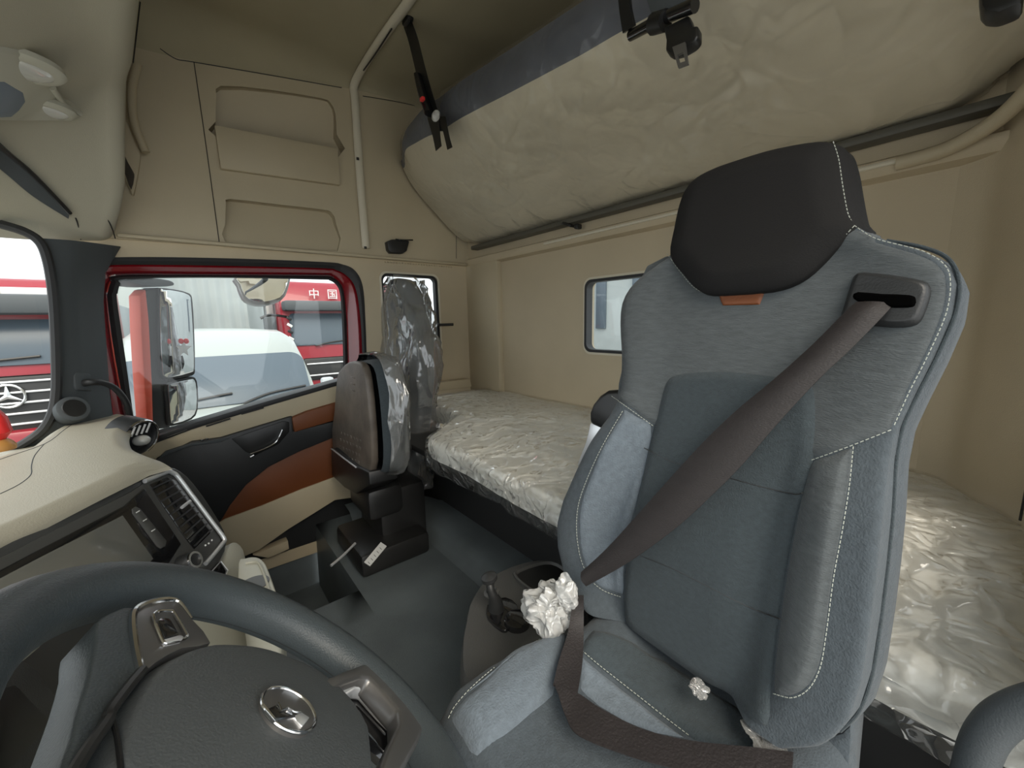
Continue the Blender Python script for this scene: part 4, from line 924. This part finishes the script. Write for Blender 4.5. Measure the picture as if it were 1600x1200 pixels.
scrap([q1], 'wrap_bundle', 'film_milk', (.044, .046, .036), 1.0, 1, wr); scrap([q2], 'wrap_neck', 'film_milk', (.020, .024, .032), .7, 5, wr); scrap([q3], 'wrap_tail', 'film_milk', (.024, .028, .026), .9, 9, wr)
scrap([BP.px(880, 935, .085)], 'wrapped_buckle', 'label', (.012, .016, .022), .2, 3, wr)
scrap([CPn.px(1092, 1075, .035)], 'torn_plastic', 'film_seat', (.012, .014, .005), 1.2, 4, None, ('torn scrap of clear plastic caught in the middle of the driver seat crease', 'plastic scrap'))
scrap([CPn.px(1195, 1148, .03)], 'torn_plastic', 'film_seat', (.026, .022, .004), 1.2, 8, None, ('torn scrap of clear plastic by the belt anchor of the driver seat', 'plastic scrap'))

# ================================================================== console between the seats
cn = thing('parking_brake_console', (.55, .62, .45), 'grey moulded console with a knobbed lever beside the driver seat', 'console')
CN = Plane((0, 0, .80), (1, 0, 0), (0, 1, 0))
out = smoothpoly([(727, 975), (733, 945), (748, 918), (765, 902), (800, 884), (842, 874), (872, 879), (892, 890), (915, 930), (900, 990), (850, 1010), (790, 1035), (740, 1070), (722, 1050), (722, 1000)], 2)
ab = [CN.ab(x, y) for x, y in out]; cen = np.array(ab).mean(0); rows = []
for s_, h in ((1.12, -.35), (1.07, -.15), (1.03, -.03), (1.0, -.008), (.97, 0), (.90, .002)):
    rows.append([CN.pt(cen[0]+(a-cen[0])*s_, cen[1]+(b-cen[1])*s_, h) for a, b in ab])
rows.append([CN.pt(cen[0]+(a-cen[0])*.4, cen[1]+(b-cen[1])*.4, .003) for a, b in ab]); rows.append([CN.pt(cen[0]+(a-cen[0])*.01, cen[1]+(b-cen[1])*.01, .003) for a, b in ab])
MB().grid(rows, True).build('body', 'console', cn)
tr = [CN.ab(x, y, .004) for x, y in smoothpoly([(803, 902), (806, 894), (840, 882), (862, 880), (880, 888), (900, 905), (905, 925), (880, 935), (840, 930), (815, 915)], 2)]
tri = [(cen_ := np.array(tr).mean(0))+(np.array(p)-cen_)*.86 for p in tr]
g = MB().grid([[CN.pt(*p, .0) for p in tr], [CN.pt(*p, .010) for p in tr], [CN.pt(p[0]*.5+q[0]*.5, p[1]*.5+q[1]*.5, .012) for p, q in zip(tr, tri)], [CN.pt(*p, .006) for p in tri]], True); g.build('tray_rim', 'console', cn)
MB().prism([CN.pt(*p, .0035) for p in tri], (0, 0, .002)).build('tray_recess', 'black', cn)
bz = plate(CN, smoothpoly([(760, 950), (766, 940), (790, 932), (808, 944), (808, 958), (796, 980), (784, 984), (762, 965)], 2), -.002, .010, .003).build('lever_gate', 'gloss', cn)
kb = CN.px(776, 958, .0)
kn = MB().tube([kb, CN.px(774, 940, .03), CN.px(768, 925, .055), CN.px(765, 912, .07)], [.020, .015, .009, .009], n=14).build('brake_lever', 'charcoal', bz)
kt = CN.px(765, 905, .078); MB().lathe([(.006, -.018), (.010, -.008), (.0185, .0), (.0175, .008), (.010, .013), (.001, .015)], kt, (-.2, .1, 1), 28).build('lever_knob', 'charcoal', bz)
MB().lathe([(.0185, 0), (.0185, .004), (.012, .006), (.009, .003)], CN.px(769, 926, .045), (-.2, .1, 1), 28).build('lever_collar', 'console', bz)
MB().lathe([(.028, 0), (.028, .014), (.022, .018), (.001, .018)], CN.px(808, 975, .002), (0, 0, 1), 28).build('rotary_switch', 'gloss', cn)
# handle at lower right
t = thing('grab_rail', (.62, -.07, .80), 'thick dark grey grab rail at the driver door pillar, lower right', 'handle')
MB().tube([onx(1512, 1250, .62), onx(1530, 1175, .62), onx(1556, 1132, .62), onx(1600, 1106, .62), onx(1660, 1090, .62)], .017, n=16).build('grip', 'pillar', t)

# ================================================================== passenger seat
ps = thing('passenger_seat', (.70, 1.66, .45), 'folded passenger seat covered in a clear plastic bag by the door', 'seat')
XP = Plane((.70, 0, 0), (0, 1, 0), (.10, 0, 1))
Lq = [(616, 434), (606, 438), (598, 454), (591, 480), (583, 520), (574, 552), (572, 600), (578, 660), (590, 720), (600, 762)]
Rq = [(622, 434), (628, 440), (631, 458), (634, 478), (643, 500), (650, 530), (651, 590), (644, 680), (636, 762)]
La = sorted([XP.ab(x, y) for x, y in Lq], key=lambda p: p[1]); Ra = sorted([XP.ab(x, y) for x, y in Rq], key=lambda p: p[1])
zb0, zb1 = max(La[0][1], Ra[0][1]), min(La[-1][1], Ra[-1][1])
def prow(b, g_=0.0, th=.11, amp=0.0, sd=0):
    l = float(np.interp(b, [p[1] for p in La], [p[0] for p in La]))+g_; r = float(np.interp(b, [p[1] for p in Ra], [p[0] for p in Ra]))-g_; out = []
    for k in range(40):
        t = 2*math.pi*k/40; c, s_ = math.cos(t), math.sin(t); e = .45
        cx = (l+r)/2+(l-r)/2*math.copysign(abs(c)**e, c); h = -th/2+(th/2+g_)*math.copysign(abs(s_)**e, s_)
        d = amp*(ns(cx*3, b*2, h*3+sd, 3)+.6*abs(ns(cx*9, b*4, h*9, 2))+.35*ns(cx, b, h+sd, 30))
        out.append(XP.pt(cx+d*c, b, h+d*s_))
    return out
rows = [prow(zb0+(zb1-zb0)*i/44, th=.06+.06*sm(0, .3, i/44)*(1-.6*sm(.93, 1, i/44))) for i in range(45)]
MB().grid(rows, True, True).build('backrest', 'fab_dark', ps)
MB().grid([[p+XP.N*.0 for p in prow(zb0+(zb1-zb0)*t, -.05, .20)] for t in (.15, .4, .6, .7)], True, True).build('back_panel', 'orange', ps)
rows = []
for i in range(60):
    b = zb0-.02+(zb1-zb0+.035)*i/59; k = 1-.5*sm(.95, 1, i/59)-.25*sm(.06, 0, i/59); rows.append(prow(min(max(b, zb0), zb1), .020*k, .13, .030, 2)); rows[-1] = [p+XP.B*(b-min(max(b, zb0), zb1)) for p in rows[-1]]
MB().grid(rows, True, False).build('plastic_cover', 'film_seat', ps, sharp=180)
CF = Plane((.47, 0, 0), (0, 1, 0), (.03, 0, 1))
shell = [(526, 590), (532, 576), (543, 566), (556, 565), (566, 572), (572, 600), (577, 650), (580, 700), (578, 738), (556, 742), (519, 700), (522, 640)]
g = plate(CF, smoothpoly(shell, 2), -.03, 0, .010, seg=3)
for i in range(7):
    for j in range(4): g.box(CF.px(533+i*5.0-j*.8, 676+j*11+i*2.2, .001), (.004, .014, .012), .002)
for y in (590, 600, 610): g.box(CF.px(551, y, .001), (.003, .05, .008), .002)
g.build('cushion_shell', 'brownbox', ps)
cuf = [(538, 572), (556, 564), (572, 572), (580, 610), (585, 660), (588, 720), (580, 745), (545, 735), (530, 690), (528, 620)]
ab = [CF.ab(x, y) for x, y in smoothpoly(cuf, 3)]; cen = np.array(ab).mean(0); rows = []; rows2 = []
for h, s_ in ((-.03, .96), (-.05, 1.0), (-.09, 1.02), (-.12, .98), (-.14, .85), (-.142, .3), (-.142, .01)):
    rows.append([CF.pt(cen[0]+(a-cen[0])*s_, cen[1]+(b-cen[1])*s_, h) for a, b in ab])
    f_ = 1.09; rows2.append([CF.pt(cen[0]+(a-cen[0])*s_*f_+.02*ns(a*4, b*4, h*9, 2), cen[1]+(b-cen[1])*s_*f_+.01+.02*ns(b*4, a*4, h*7, 2), h-.008+.012*ns(a, b, h, 14)) for a, b in ab])
MB().grid(rows, True).build('folded_cushion', 'fab_dark', ps)
rr2 = []
for i in range(len(rows2)-1):
    for k in range(4): rr2.append([p*(1-k/4)+q*(k/4)+np.array([.010*ns(*(p*9)), .010*ns(*(p*11)), .008*ns(*(p*13))]) for p, q in zip(rows2[i], rows2[i+1])])
MB().grid(rr2[3:], True).build('cushion_film', 'film_seat', ps, sharp=180)
br = plate(CF, [(517, 701), (523, 700), (556, 728), (576, 738), (578, 758), (556, 772), (538, 762), (519, 744)], -.10, .014, .006).build('hinge_bracket', 'black', ps)
MB().tube([CF.px(518, 701, .016), CF.px(536, 715, .016), CF.px(556, 730, .016)], .0035, n=8).build('bracket_edge', 'satin', br)
MB().box((.66, 1.72, .60), (.22, .28, .30), .03).box((.58, 1.66, .50), (.30, .34, .10), .02).box((.58, 1.70, .70), (.16, .26, .14), .03).build('seat_frame', 'black', ps)
bk = MB().tube([onx(598, 762, .60), onx(590, 775, .60), onx(584, 785, .59)], [.012, .013, .016], n=10, flat=(1, .6)).build('belt_buckle', 'black', ps)
MB().tube([onx(588, 782, .575), onx(577, 792, .575)], [.013, .014], n=10, smooth=1, flat=(1, .6)).build('release_button', 'redplastic', bk)
lv = MB(); lv.tube([onz(517, 884, .565), onz(536, 868, .57), onz(555, 849, .575)], .005, n=8).build('adjust_lever', 'satin', ps)
LB = Plane((0, 0, .553), (1, 0, 0), (0, 1, 0))
lb = plate(LB, [(569, 878), (595, 847), (604, 853), (578, 884)], 0, .003, 0).build('white_label', 'label', ps)
g = MB()
for k in range(5): g.tube([LB.px(573+k*4.6+2, 878-k*5.6, .0035), LB.px(578+k*4.6, 881-k*5.6, .0035)], .0009, n=5, smooth=1)
g.build('label_lines', 'ink', lb)

# ================================================================== outside
GZ = -1.0
struct('ground', MB().grid([[(x, y, GZ) for y in np.linspace(-12, 40, 8)] for x in np.linspace(-25, 25, 8)]), 'asphalt')
def wheel_(c, r, w, par, ax=(1, 0, 0)):
    o = MB().lathe([(r*.5, -w/2), (r*.9, -w/2), (r, -w*.35), (r, w*.35), (r*.9, w/2), (r*.5, w/2)], c, ax, 28, cap=False).build('wheel', 'rubber', par)
    MB().lathe([(r*.52, -w*.4), (r*.52, w*.42), (r*.2, w*.3), (.01, w*.3)], c, ax, 20).build('hubcap', 'satin', o)
# white van facing the cab
vn = thing('van', (.15, 6.5, GZ), 'white van facing this cab beyond the passenger window', 'van')
def vs(y, z0, z1, hw0, hw1, r=.08):
    """one cross section, width tapering upward"""
    cx = .24; out = []
    for x, z in ((-hw0, z0), (-hw0, z0+.3), (-hw0, (z0+z1)/2), (-hw1-(hw0-hw1)*.3, z1-.25), (-hw1, z1-.08), (-hw1+.10, z1), (-hw1*.5, z1+.025), (0, z1+.035)): out.append((cx+x, y, z))
    return out+[(2*cx-x, y, z) for x, y, z in out[-2::-1]]
secs = [vs(4.05, -.55, .10, .80, .70), vs(4.15, -.75, .28, .90, .78), vs(4.45, -.75, .45, 0.90, .86), vs(4.95, -.75, .60, 0.91, .90), vs(5.0, -.75, .62, 0.91, .90), vs(5.18, -.75, .90, 0.91, .87), vs(5.36, -.75, 1.12, 0.91, .84), vs(5.50, -.75, 1.24, 0.91, .82), vs(5.75, -.75, 1.36, 0.91, .82), vs(6.2, -.75, 1.40, 0.91, .82), vs(9.3, -.75, 1.40, 0.91, .82), vs(9.35, -.70, 1.36, .95, .80)]
MB().grid(secs, False, True).build('body', 'white', vn)
VW = Plane((.24, 5.0, .64), (1, 0, 0), (0, .36, .50))
o = MB().prism([VW.pt(a, b, .02) for a, b in rrect(-.82, .0, .82, .60, [.05, .05, .14, .14])], VW.N*.012, .003).build('windscreen', 'vglass', vn)
for x0 in (-.55, .15):
    MB().tube([VW.pt(x0, -.02, .05), VW.pt(x0+.25, .07, .05), VW.pt(x0+.62, .12, .05)], .012, n=6).build('wiper', 'black', vn)
MB().box((.80, 4.82, .585), (.34, .14, .02), .005).build('hood_vent', 'paper', vn)
MB().prism([(.30, 4.5, .47), (.62, 4.45, .46), (.74, 4.75, .56), (.42, 4.8, .57)], (0, 0, .012), .002).build('bonnet_sheet', 'paper', vn)
MB().box((.16, 4.06, -.12), (.9, .05, .22), .02).build('grille', 'black', vn)
for x in (-.50, .96): MB().ball((x, 4.10, .0), (.16, .08, .12)).build('headlamp', 'lens', vn)
for x in (-.78, 1.24): 
    m_ = MB().box((x, 5.0, .72), (.14, .10, .24), .03).build('side_mirror', 'paper', vn)
for x in (-.56, 1.04):
    for y in (4.75, 8.3): wheel_((x, y, GZ+.36), .36, .22, vn)
# red truck, right
def truck(name, cx, y, w, label, ztop, zscr, y_len, mirr):
    t = thing(name, (cx, y+1, GZ), label, 'truck')
    x0, x1 = cx-w/2, cx+w/2
    MB().prism([(x0, y+.0, -.15), (x1, y, -.15), (x1, y+.04, zscr[0]), (x1-.03, y+.14, zscr[1]), (x1-.08, y+.45, ztop), (x0+.08, y+.45, ztop), (x0+.03, y+.14, zscr[1]), (x0, y+.04, zscr[0])][:4]+[(x0, y+.04, zscr[0])], (0, 2.2, 0), .05).build('cab_lower', 'truckred', t)
    b = bmesh.new(); pr = [(y+.02, -.2), (y, .2), (y+.02, zscr[0]), (y+.14, zscr[1]), (y+.10, zscr[1]+.10), (y+.30, ztop-.12), (y+.42, ztop), (y+2.2, ztop), (y+2.2, -.2)]
    MB().prism([(x0, yy, z) for yy, z in pr], (w, 0, 0), .05).build('cab', 'truckred', t)
    FP = Plane((cx, y, 0), (1, 0, 0), (0, 0, 1)); WPl = Plane((cx, y+.02, zscr[0]), (1, 0, 0), (0, .12, zscr[1]-zscr[0]))
    MB().prism([WPl.pt(a, bb, .01) for a, bb in rrect(-w/2+.14, .02, w/2-.14, zscr[1]-zscr[0]-.02, .08)], WPl.N*.02, .004).build('windscreen', 'vglass', t)
    MB().box((cx, y-.02, zscr[1]+.12), (w-.06, .34, .20), .05).build('sun_shield', 'pillar', t)
    for xx in (-.7, .05): MB().tube([WPl.pt(xx, .0, .05), WPl.pt(xx+.3, .06, .05), WPl.pt(xx+.72, .10, .05)], .014, n=6).build('wiper', 'black', t)
    return t, FP, WPl
rt, FP, WPl = truck('cargo_truck', 2.76, 9.0, 2.5, 'red truck with white characters on its roof front, parked behind the white van', 2.36, (1.02, 1.72), 6, 1)
MB().box((2.76, 8.99, .55), (1.9, .04, .46), .04).build('grille', 'charcoal', rt)
for z in (.42, .66): MB().box((2.76, 8.955, z), (1.8, .03, .03), .008).build('grille_bar', 'satin', rt)
MB().lathe([(.19, 0), (.19, .05), (.145, .05), (.145, 0)], (2.76, 8.96, .64), (0, -1, 0), 32, cap=False).build('badge_ring', 'chrome', rt)
MB().prism([(2.66, 8.93, .60), (2.74, 8.93, .74), (2.80, 8.93, .66), (2.86, 8.93, .68), (2.78, 8.93, .54), (2.72, 8.93, .62)], (0, .02, 0), 0).build('badge_mark', 'chrome', rt)
MB().box((2.76, 8.97, .08), (2.3, .12, .28), .05).build('bumper', 'truckred', rt)
def text_(s_, c, size, m, par, nm, ax=None):
    cu_ = bpy.data.curves.new(nm, 'FONT'); cu_.body = s_; cu_.size = size; cu_.extrude = .004; cu_.align_x = 'CENTER'; cu_.align_y = 'CENTER'
    o = bpy.data.objects.new(nm, cu_); COL.objects.link(o); dg = bpy.context.evaluated_depsgraph_get(); me = bpy.data.meshes.new_from_object(o.evaluated_get(dg)); bpy.data.objects.remove(o)
    me.materials.clear(); me.materials.append(M[m]); o2 = bpy.data.objects.new(nm, me); COL.objects.link(o2); o2.parent = par
    R_ = Matrix.Rotation(math.pi/2, 4, 'X'); me.transform(R_); q = Vector([float(v) for v in c])-origin(par); me.transform(Matrix.Translation(q)); return o2
for k, ch_ in enumerate('中国重汽'): text_(ch_, (2.16+.36*k, 9.10, 2.08), .22, 'label', rt, 'roof_character')
MB().tube([(1.62, 9.0, 1.62), (1.30, 8.80, 1.66), (1.12, 8.78, 1.60)], .025, n=8).build('mirror_arm', 'black', rt)
mm_ = MB().box((1.26, 8.78, 1.38), (.20, .12, .50), .04).build('side_mirror', 'pillar', rt)
for k in range(4): MB().box((1.62, 8.93, 1.20+.13*k), (.10, .02, .05), .005, R=Matrix.Rotation(.6, 3, 'Y')).build('hazard_stripe', 'label' if k % 2 == 0 else 'black', mm_)
for x in (1.85, 3.67): wheel_((x, 9.9, GZ+.5), .5, .3, rt)
MB().box((2.76, 12.0, 1.0), (2.5, 4.6, 2.6), .05).build('cargo_box', 'wallwhite', rt); MB().box((2.76, 12, -.4), (1.0, 4.6, .2), .02).build('chassis', 'black', rt)
for x in (1.85, 3.67): wheel_((x, 13.2, GZ+.5), .5, .3, rt)
# red truck seen through the windscreen
lt_, FP2, W2 = truck('cargo_truck', -1.98, 6.4, 2.5, 'red truck with a ringed star badge and silver grille bars, seen through the windscreen', 2.02, (1.08, 1.60), 6, 1)
MB().box((-1.98, 6.62, 1.86), (2.2, .05, .10), .01).build('sign_band', 'label', lt_)
text_('重汽 中国', (-1.62, 6.585, 1.86), .09, 'ink', lt_, 'sign_lettering')
MB().box((-1.98, 6.39, .70), (2.1, .04, .60), .04).build('grille', 'charcoal', lt_)
for k in range(5): MB().box((-1.98, 6.36, .50+.11*k), (2.0, .03, .022), .006).build('grille_bar', 'satin', lt_)
MB().tube([(-1.47+.115*math.cos(a), 6.33, .80+.115*math.sin(a)) for a in np.linspace(0, 2*math.pi, 33)[:-1]], .013, n=8, closed=True, smooth=1).build('badge_ring', 'chrome', lt_)
g = MB()
for k in range(3):
    a = math.radians(90+120*k); g.tube([(-1.47, 6.33, .80), (-1.47+.11*math.cos(a), 6.33, .80+.11*math.sin(a))], [.028, .004], n=6, smooth=1)
g.build('badge_mark', 'chrome', lt_)
MB().box((-1.98, 6.36, .26), (2.45, .16, .36), .06).build('bumper', 'truckred', lt_)
for x in (-2.7, -.94): MB().ball((x, 6.28, .28), (.22, .06, .12)).build('headlamp', 'lens', lt_)
for x in (-2.75, -.90): wheel_((x, 7.4, GZ+.5), .5, .3, lt_)
MB().box((-1.98, 9.6, .9), (2.45, 3.8, 1.9), .04).build('cargo_box', 'wallwhite', lt_); MB().box((-1.98, 9.4, -.35), (.9, 4, .2), .02).build('chassis', 'black', lt_)
# white container stack and post
ct = thing('container', (.9, 14, GZ), 'tall pale corrugated container standing behind the white van', 'container')
g = MB(); rows = []
for k in range(61):
    x = -1.4+.07*k; d = .05 if (k//2) % 2 else 0; rows.append([(x, 15.5+d, GZ+.1), (x, 15.5+d, 5.2)])
g.grid(rows); g.box((.7, 17.1, 2.1), (4.2, 3.0, 6.2), .02); g.build('corrugated_wall', 'wallwhite', ct)
g = MB(); g.box((1.40, 9.65, .45), (.14, .2, 2.9), .02); g.box((1.36, 9.65, 1.92), (.26, .2, .08), .02)
tag(g.build('steel_post', 'smoked'), 'dark brown steel post between the container and the red truck', 'post')
tp_ = thing('trailer', (-1.0, 11, GZ), 'white slanted trailer panel left of the outside mirror', 'trailer')
MB().prism([(-1.0, 12.5, GZ+.6), (-.45, 12.5, GZ+.6), (-.75, 12.5, 4.0), (-1.2, 12.5, 4.0)], (0, 2.2, 0), .03).build('panel', 'white', tp_)
for x in (-.85, -.55): wheel_((x, 13.5, GZ+.45), .45, .25, tp_)
# building seen through the rear window
bd = thing('warehouse', (7, 4, GZ), 'pale building with blue-framed windows seen through the rear window', 'building')
MB().box((7.5, 6, 1.6), (1.0, 9, 5.2), .02).build('wall', 'wallwhite', bd)
for y in (4.6, 5.5, 6.4): MB().box((6.98, y, 1.9), (.06, .25, 1.3), .01).build('window', 'vglass', bd)
# outside mirrors
om = thing('wing_mirror', ony(250, 660, 2.35), 'tall outside mirror on a coral red and black bracket by the passenger window', 'mirror')
YM = Plane((0, 2.36, 0), (1, 1.0, 0), (0, 0, 1)); YC = Plane((0, 2.30, 0), (1, 0, 0), (0, 0, 1))
plate(YM, [(222, 460), (228, 452), (255, 450), (262, 480), (266, 560), (264, 600), (268, 668), (240, 672), (232, 620), (228, 540)], -.07, -.01, .010).build('bracket', 'rubber', om)
plate(YM, [(219, 462), (228, 452), (233, 500), (238, 600), (240, 668), (231, 664), (226, 600), (221, 520)], -.05, .004, .004).build('bracket_cover', 'coral', om)
plate(YM, smoothpoly([(195, 438), (215, 433), (255, 436), (270, 440), (272, 446), (250, 448), (225, 446)], 2), -.10, .02, .008).build('top_arm', 'pillar', om)
MB().tube([YM.px(215, 440, -.02), (-.30, 2.25, 1.75), (-.34, 2.11, 1.74)], .018, n=10).build('mount_arm', 'pillar', om)
MB().tube([YM.px(240, 664, -.04), (-.30, 2.26, .98), (-.32, 2.12, .98)], .018, n=10).build('mount_arm', 'pillar', om)
h1 = plate(YM, smoothpoly([(247, 455), (252, 450), (275, 452), (297, 458), (302, 470), (305, 520), (306, 575), (302, 587), (270, 593), (256, 592), (251, 580), (248, 520)], 2), -.08, 0, .008).build('mirror_housing', 'rubber', om)
plate(YM, smoothpoly([(250, 457), (256, 453), (277, 455), (295, 461), (299, 474), (302, 530), (303, 574), (298, 582), (270, 589), (258, 588), (254, 578), (251, 520)], 2), -.002, .003, .001).build('mirror_glass', 'mirror', h1)
h2 = plate(YM, smoothpoly([(259, 602), (264, 597), (295, 589), (306, 590), (310, 605), (310, 640), (300, 656), (270, 666), (263, 660), (261, 630)], 2), -.08, 0, .008).build('mirror_housing', 'rubber', om)
plate(YM, smoothpoly([(263, 605), (268, 600), (296, 593), (304, 594), (307, 608), (307, 638), (298, 653), (272, 662), (267, 656), (265, 630)], 2), -.002, .003, .001).build('mirror_glass', 'mirror', h2)
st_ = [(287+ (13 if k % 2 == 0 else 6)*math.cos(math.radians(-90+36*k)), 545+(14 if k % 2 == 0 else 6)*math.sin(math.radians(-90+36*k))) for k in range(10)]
kd = thing('mirror_reflection', YC.px(287, 560, .02), 'little red bow with a white star standing in for the reflection in the outside mirror', 'reflection')  # added shapes imitate a reflection in the mirror glass
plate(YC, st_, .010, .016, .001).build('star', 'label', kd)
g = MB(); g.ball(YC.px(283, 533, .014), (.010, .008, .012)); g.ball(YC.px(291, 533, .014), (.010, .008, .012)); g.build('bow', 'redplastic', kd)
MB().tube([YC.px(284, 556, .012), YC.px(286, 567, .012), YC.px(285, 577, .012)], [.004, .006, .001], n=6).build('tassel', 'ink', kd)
km = thing('kerb_mirror', ony(395, 436, 2.3), 'convex kerb mirror hanging at the top of the passenger window', 'mirror')
KM = Plane((0, 2.34, 0), (1, .15, 0), (0, .25, 1))
MB().tube([KM.px(398, 440, -.03), (.30, 2.36, 1.80), (.30, 2.22, 1.84), (.30, 2.155, 1.84)], .014, n=10).build('mount_arm', 'pillar', km)
hh_ = plate(KM, smoothpoly([(349, 428), (352, 445), (358, 460), (366, 471), (385, 478), (405, 477), (425, 471), (433, 458), (438, 436), (438, 428)], 2), -.06, -.004, .008).build('mirror_housing', 'smoked', km)
plate(KM, smoothpoly([(353, 430), (356, 446), (362, 460), (370, 469), (386, 474), (404, 473), (421, 468), (429, 456), (434, 438), (434, 430)], 2), -.005, .002, .001).build('mirror_glass', 'mirror', hh_)
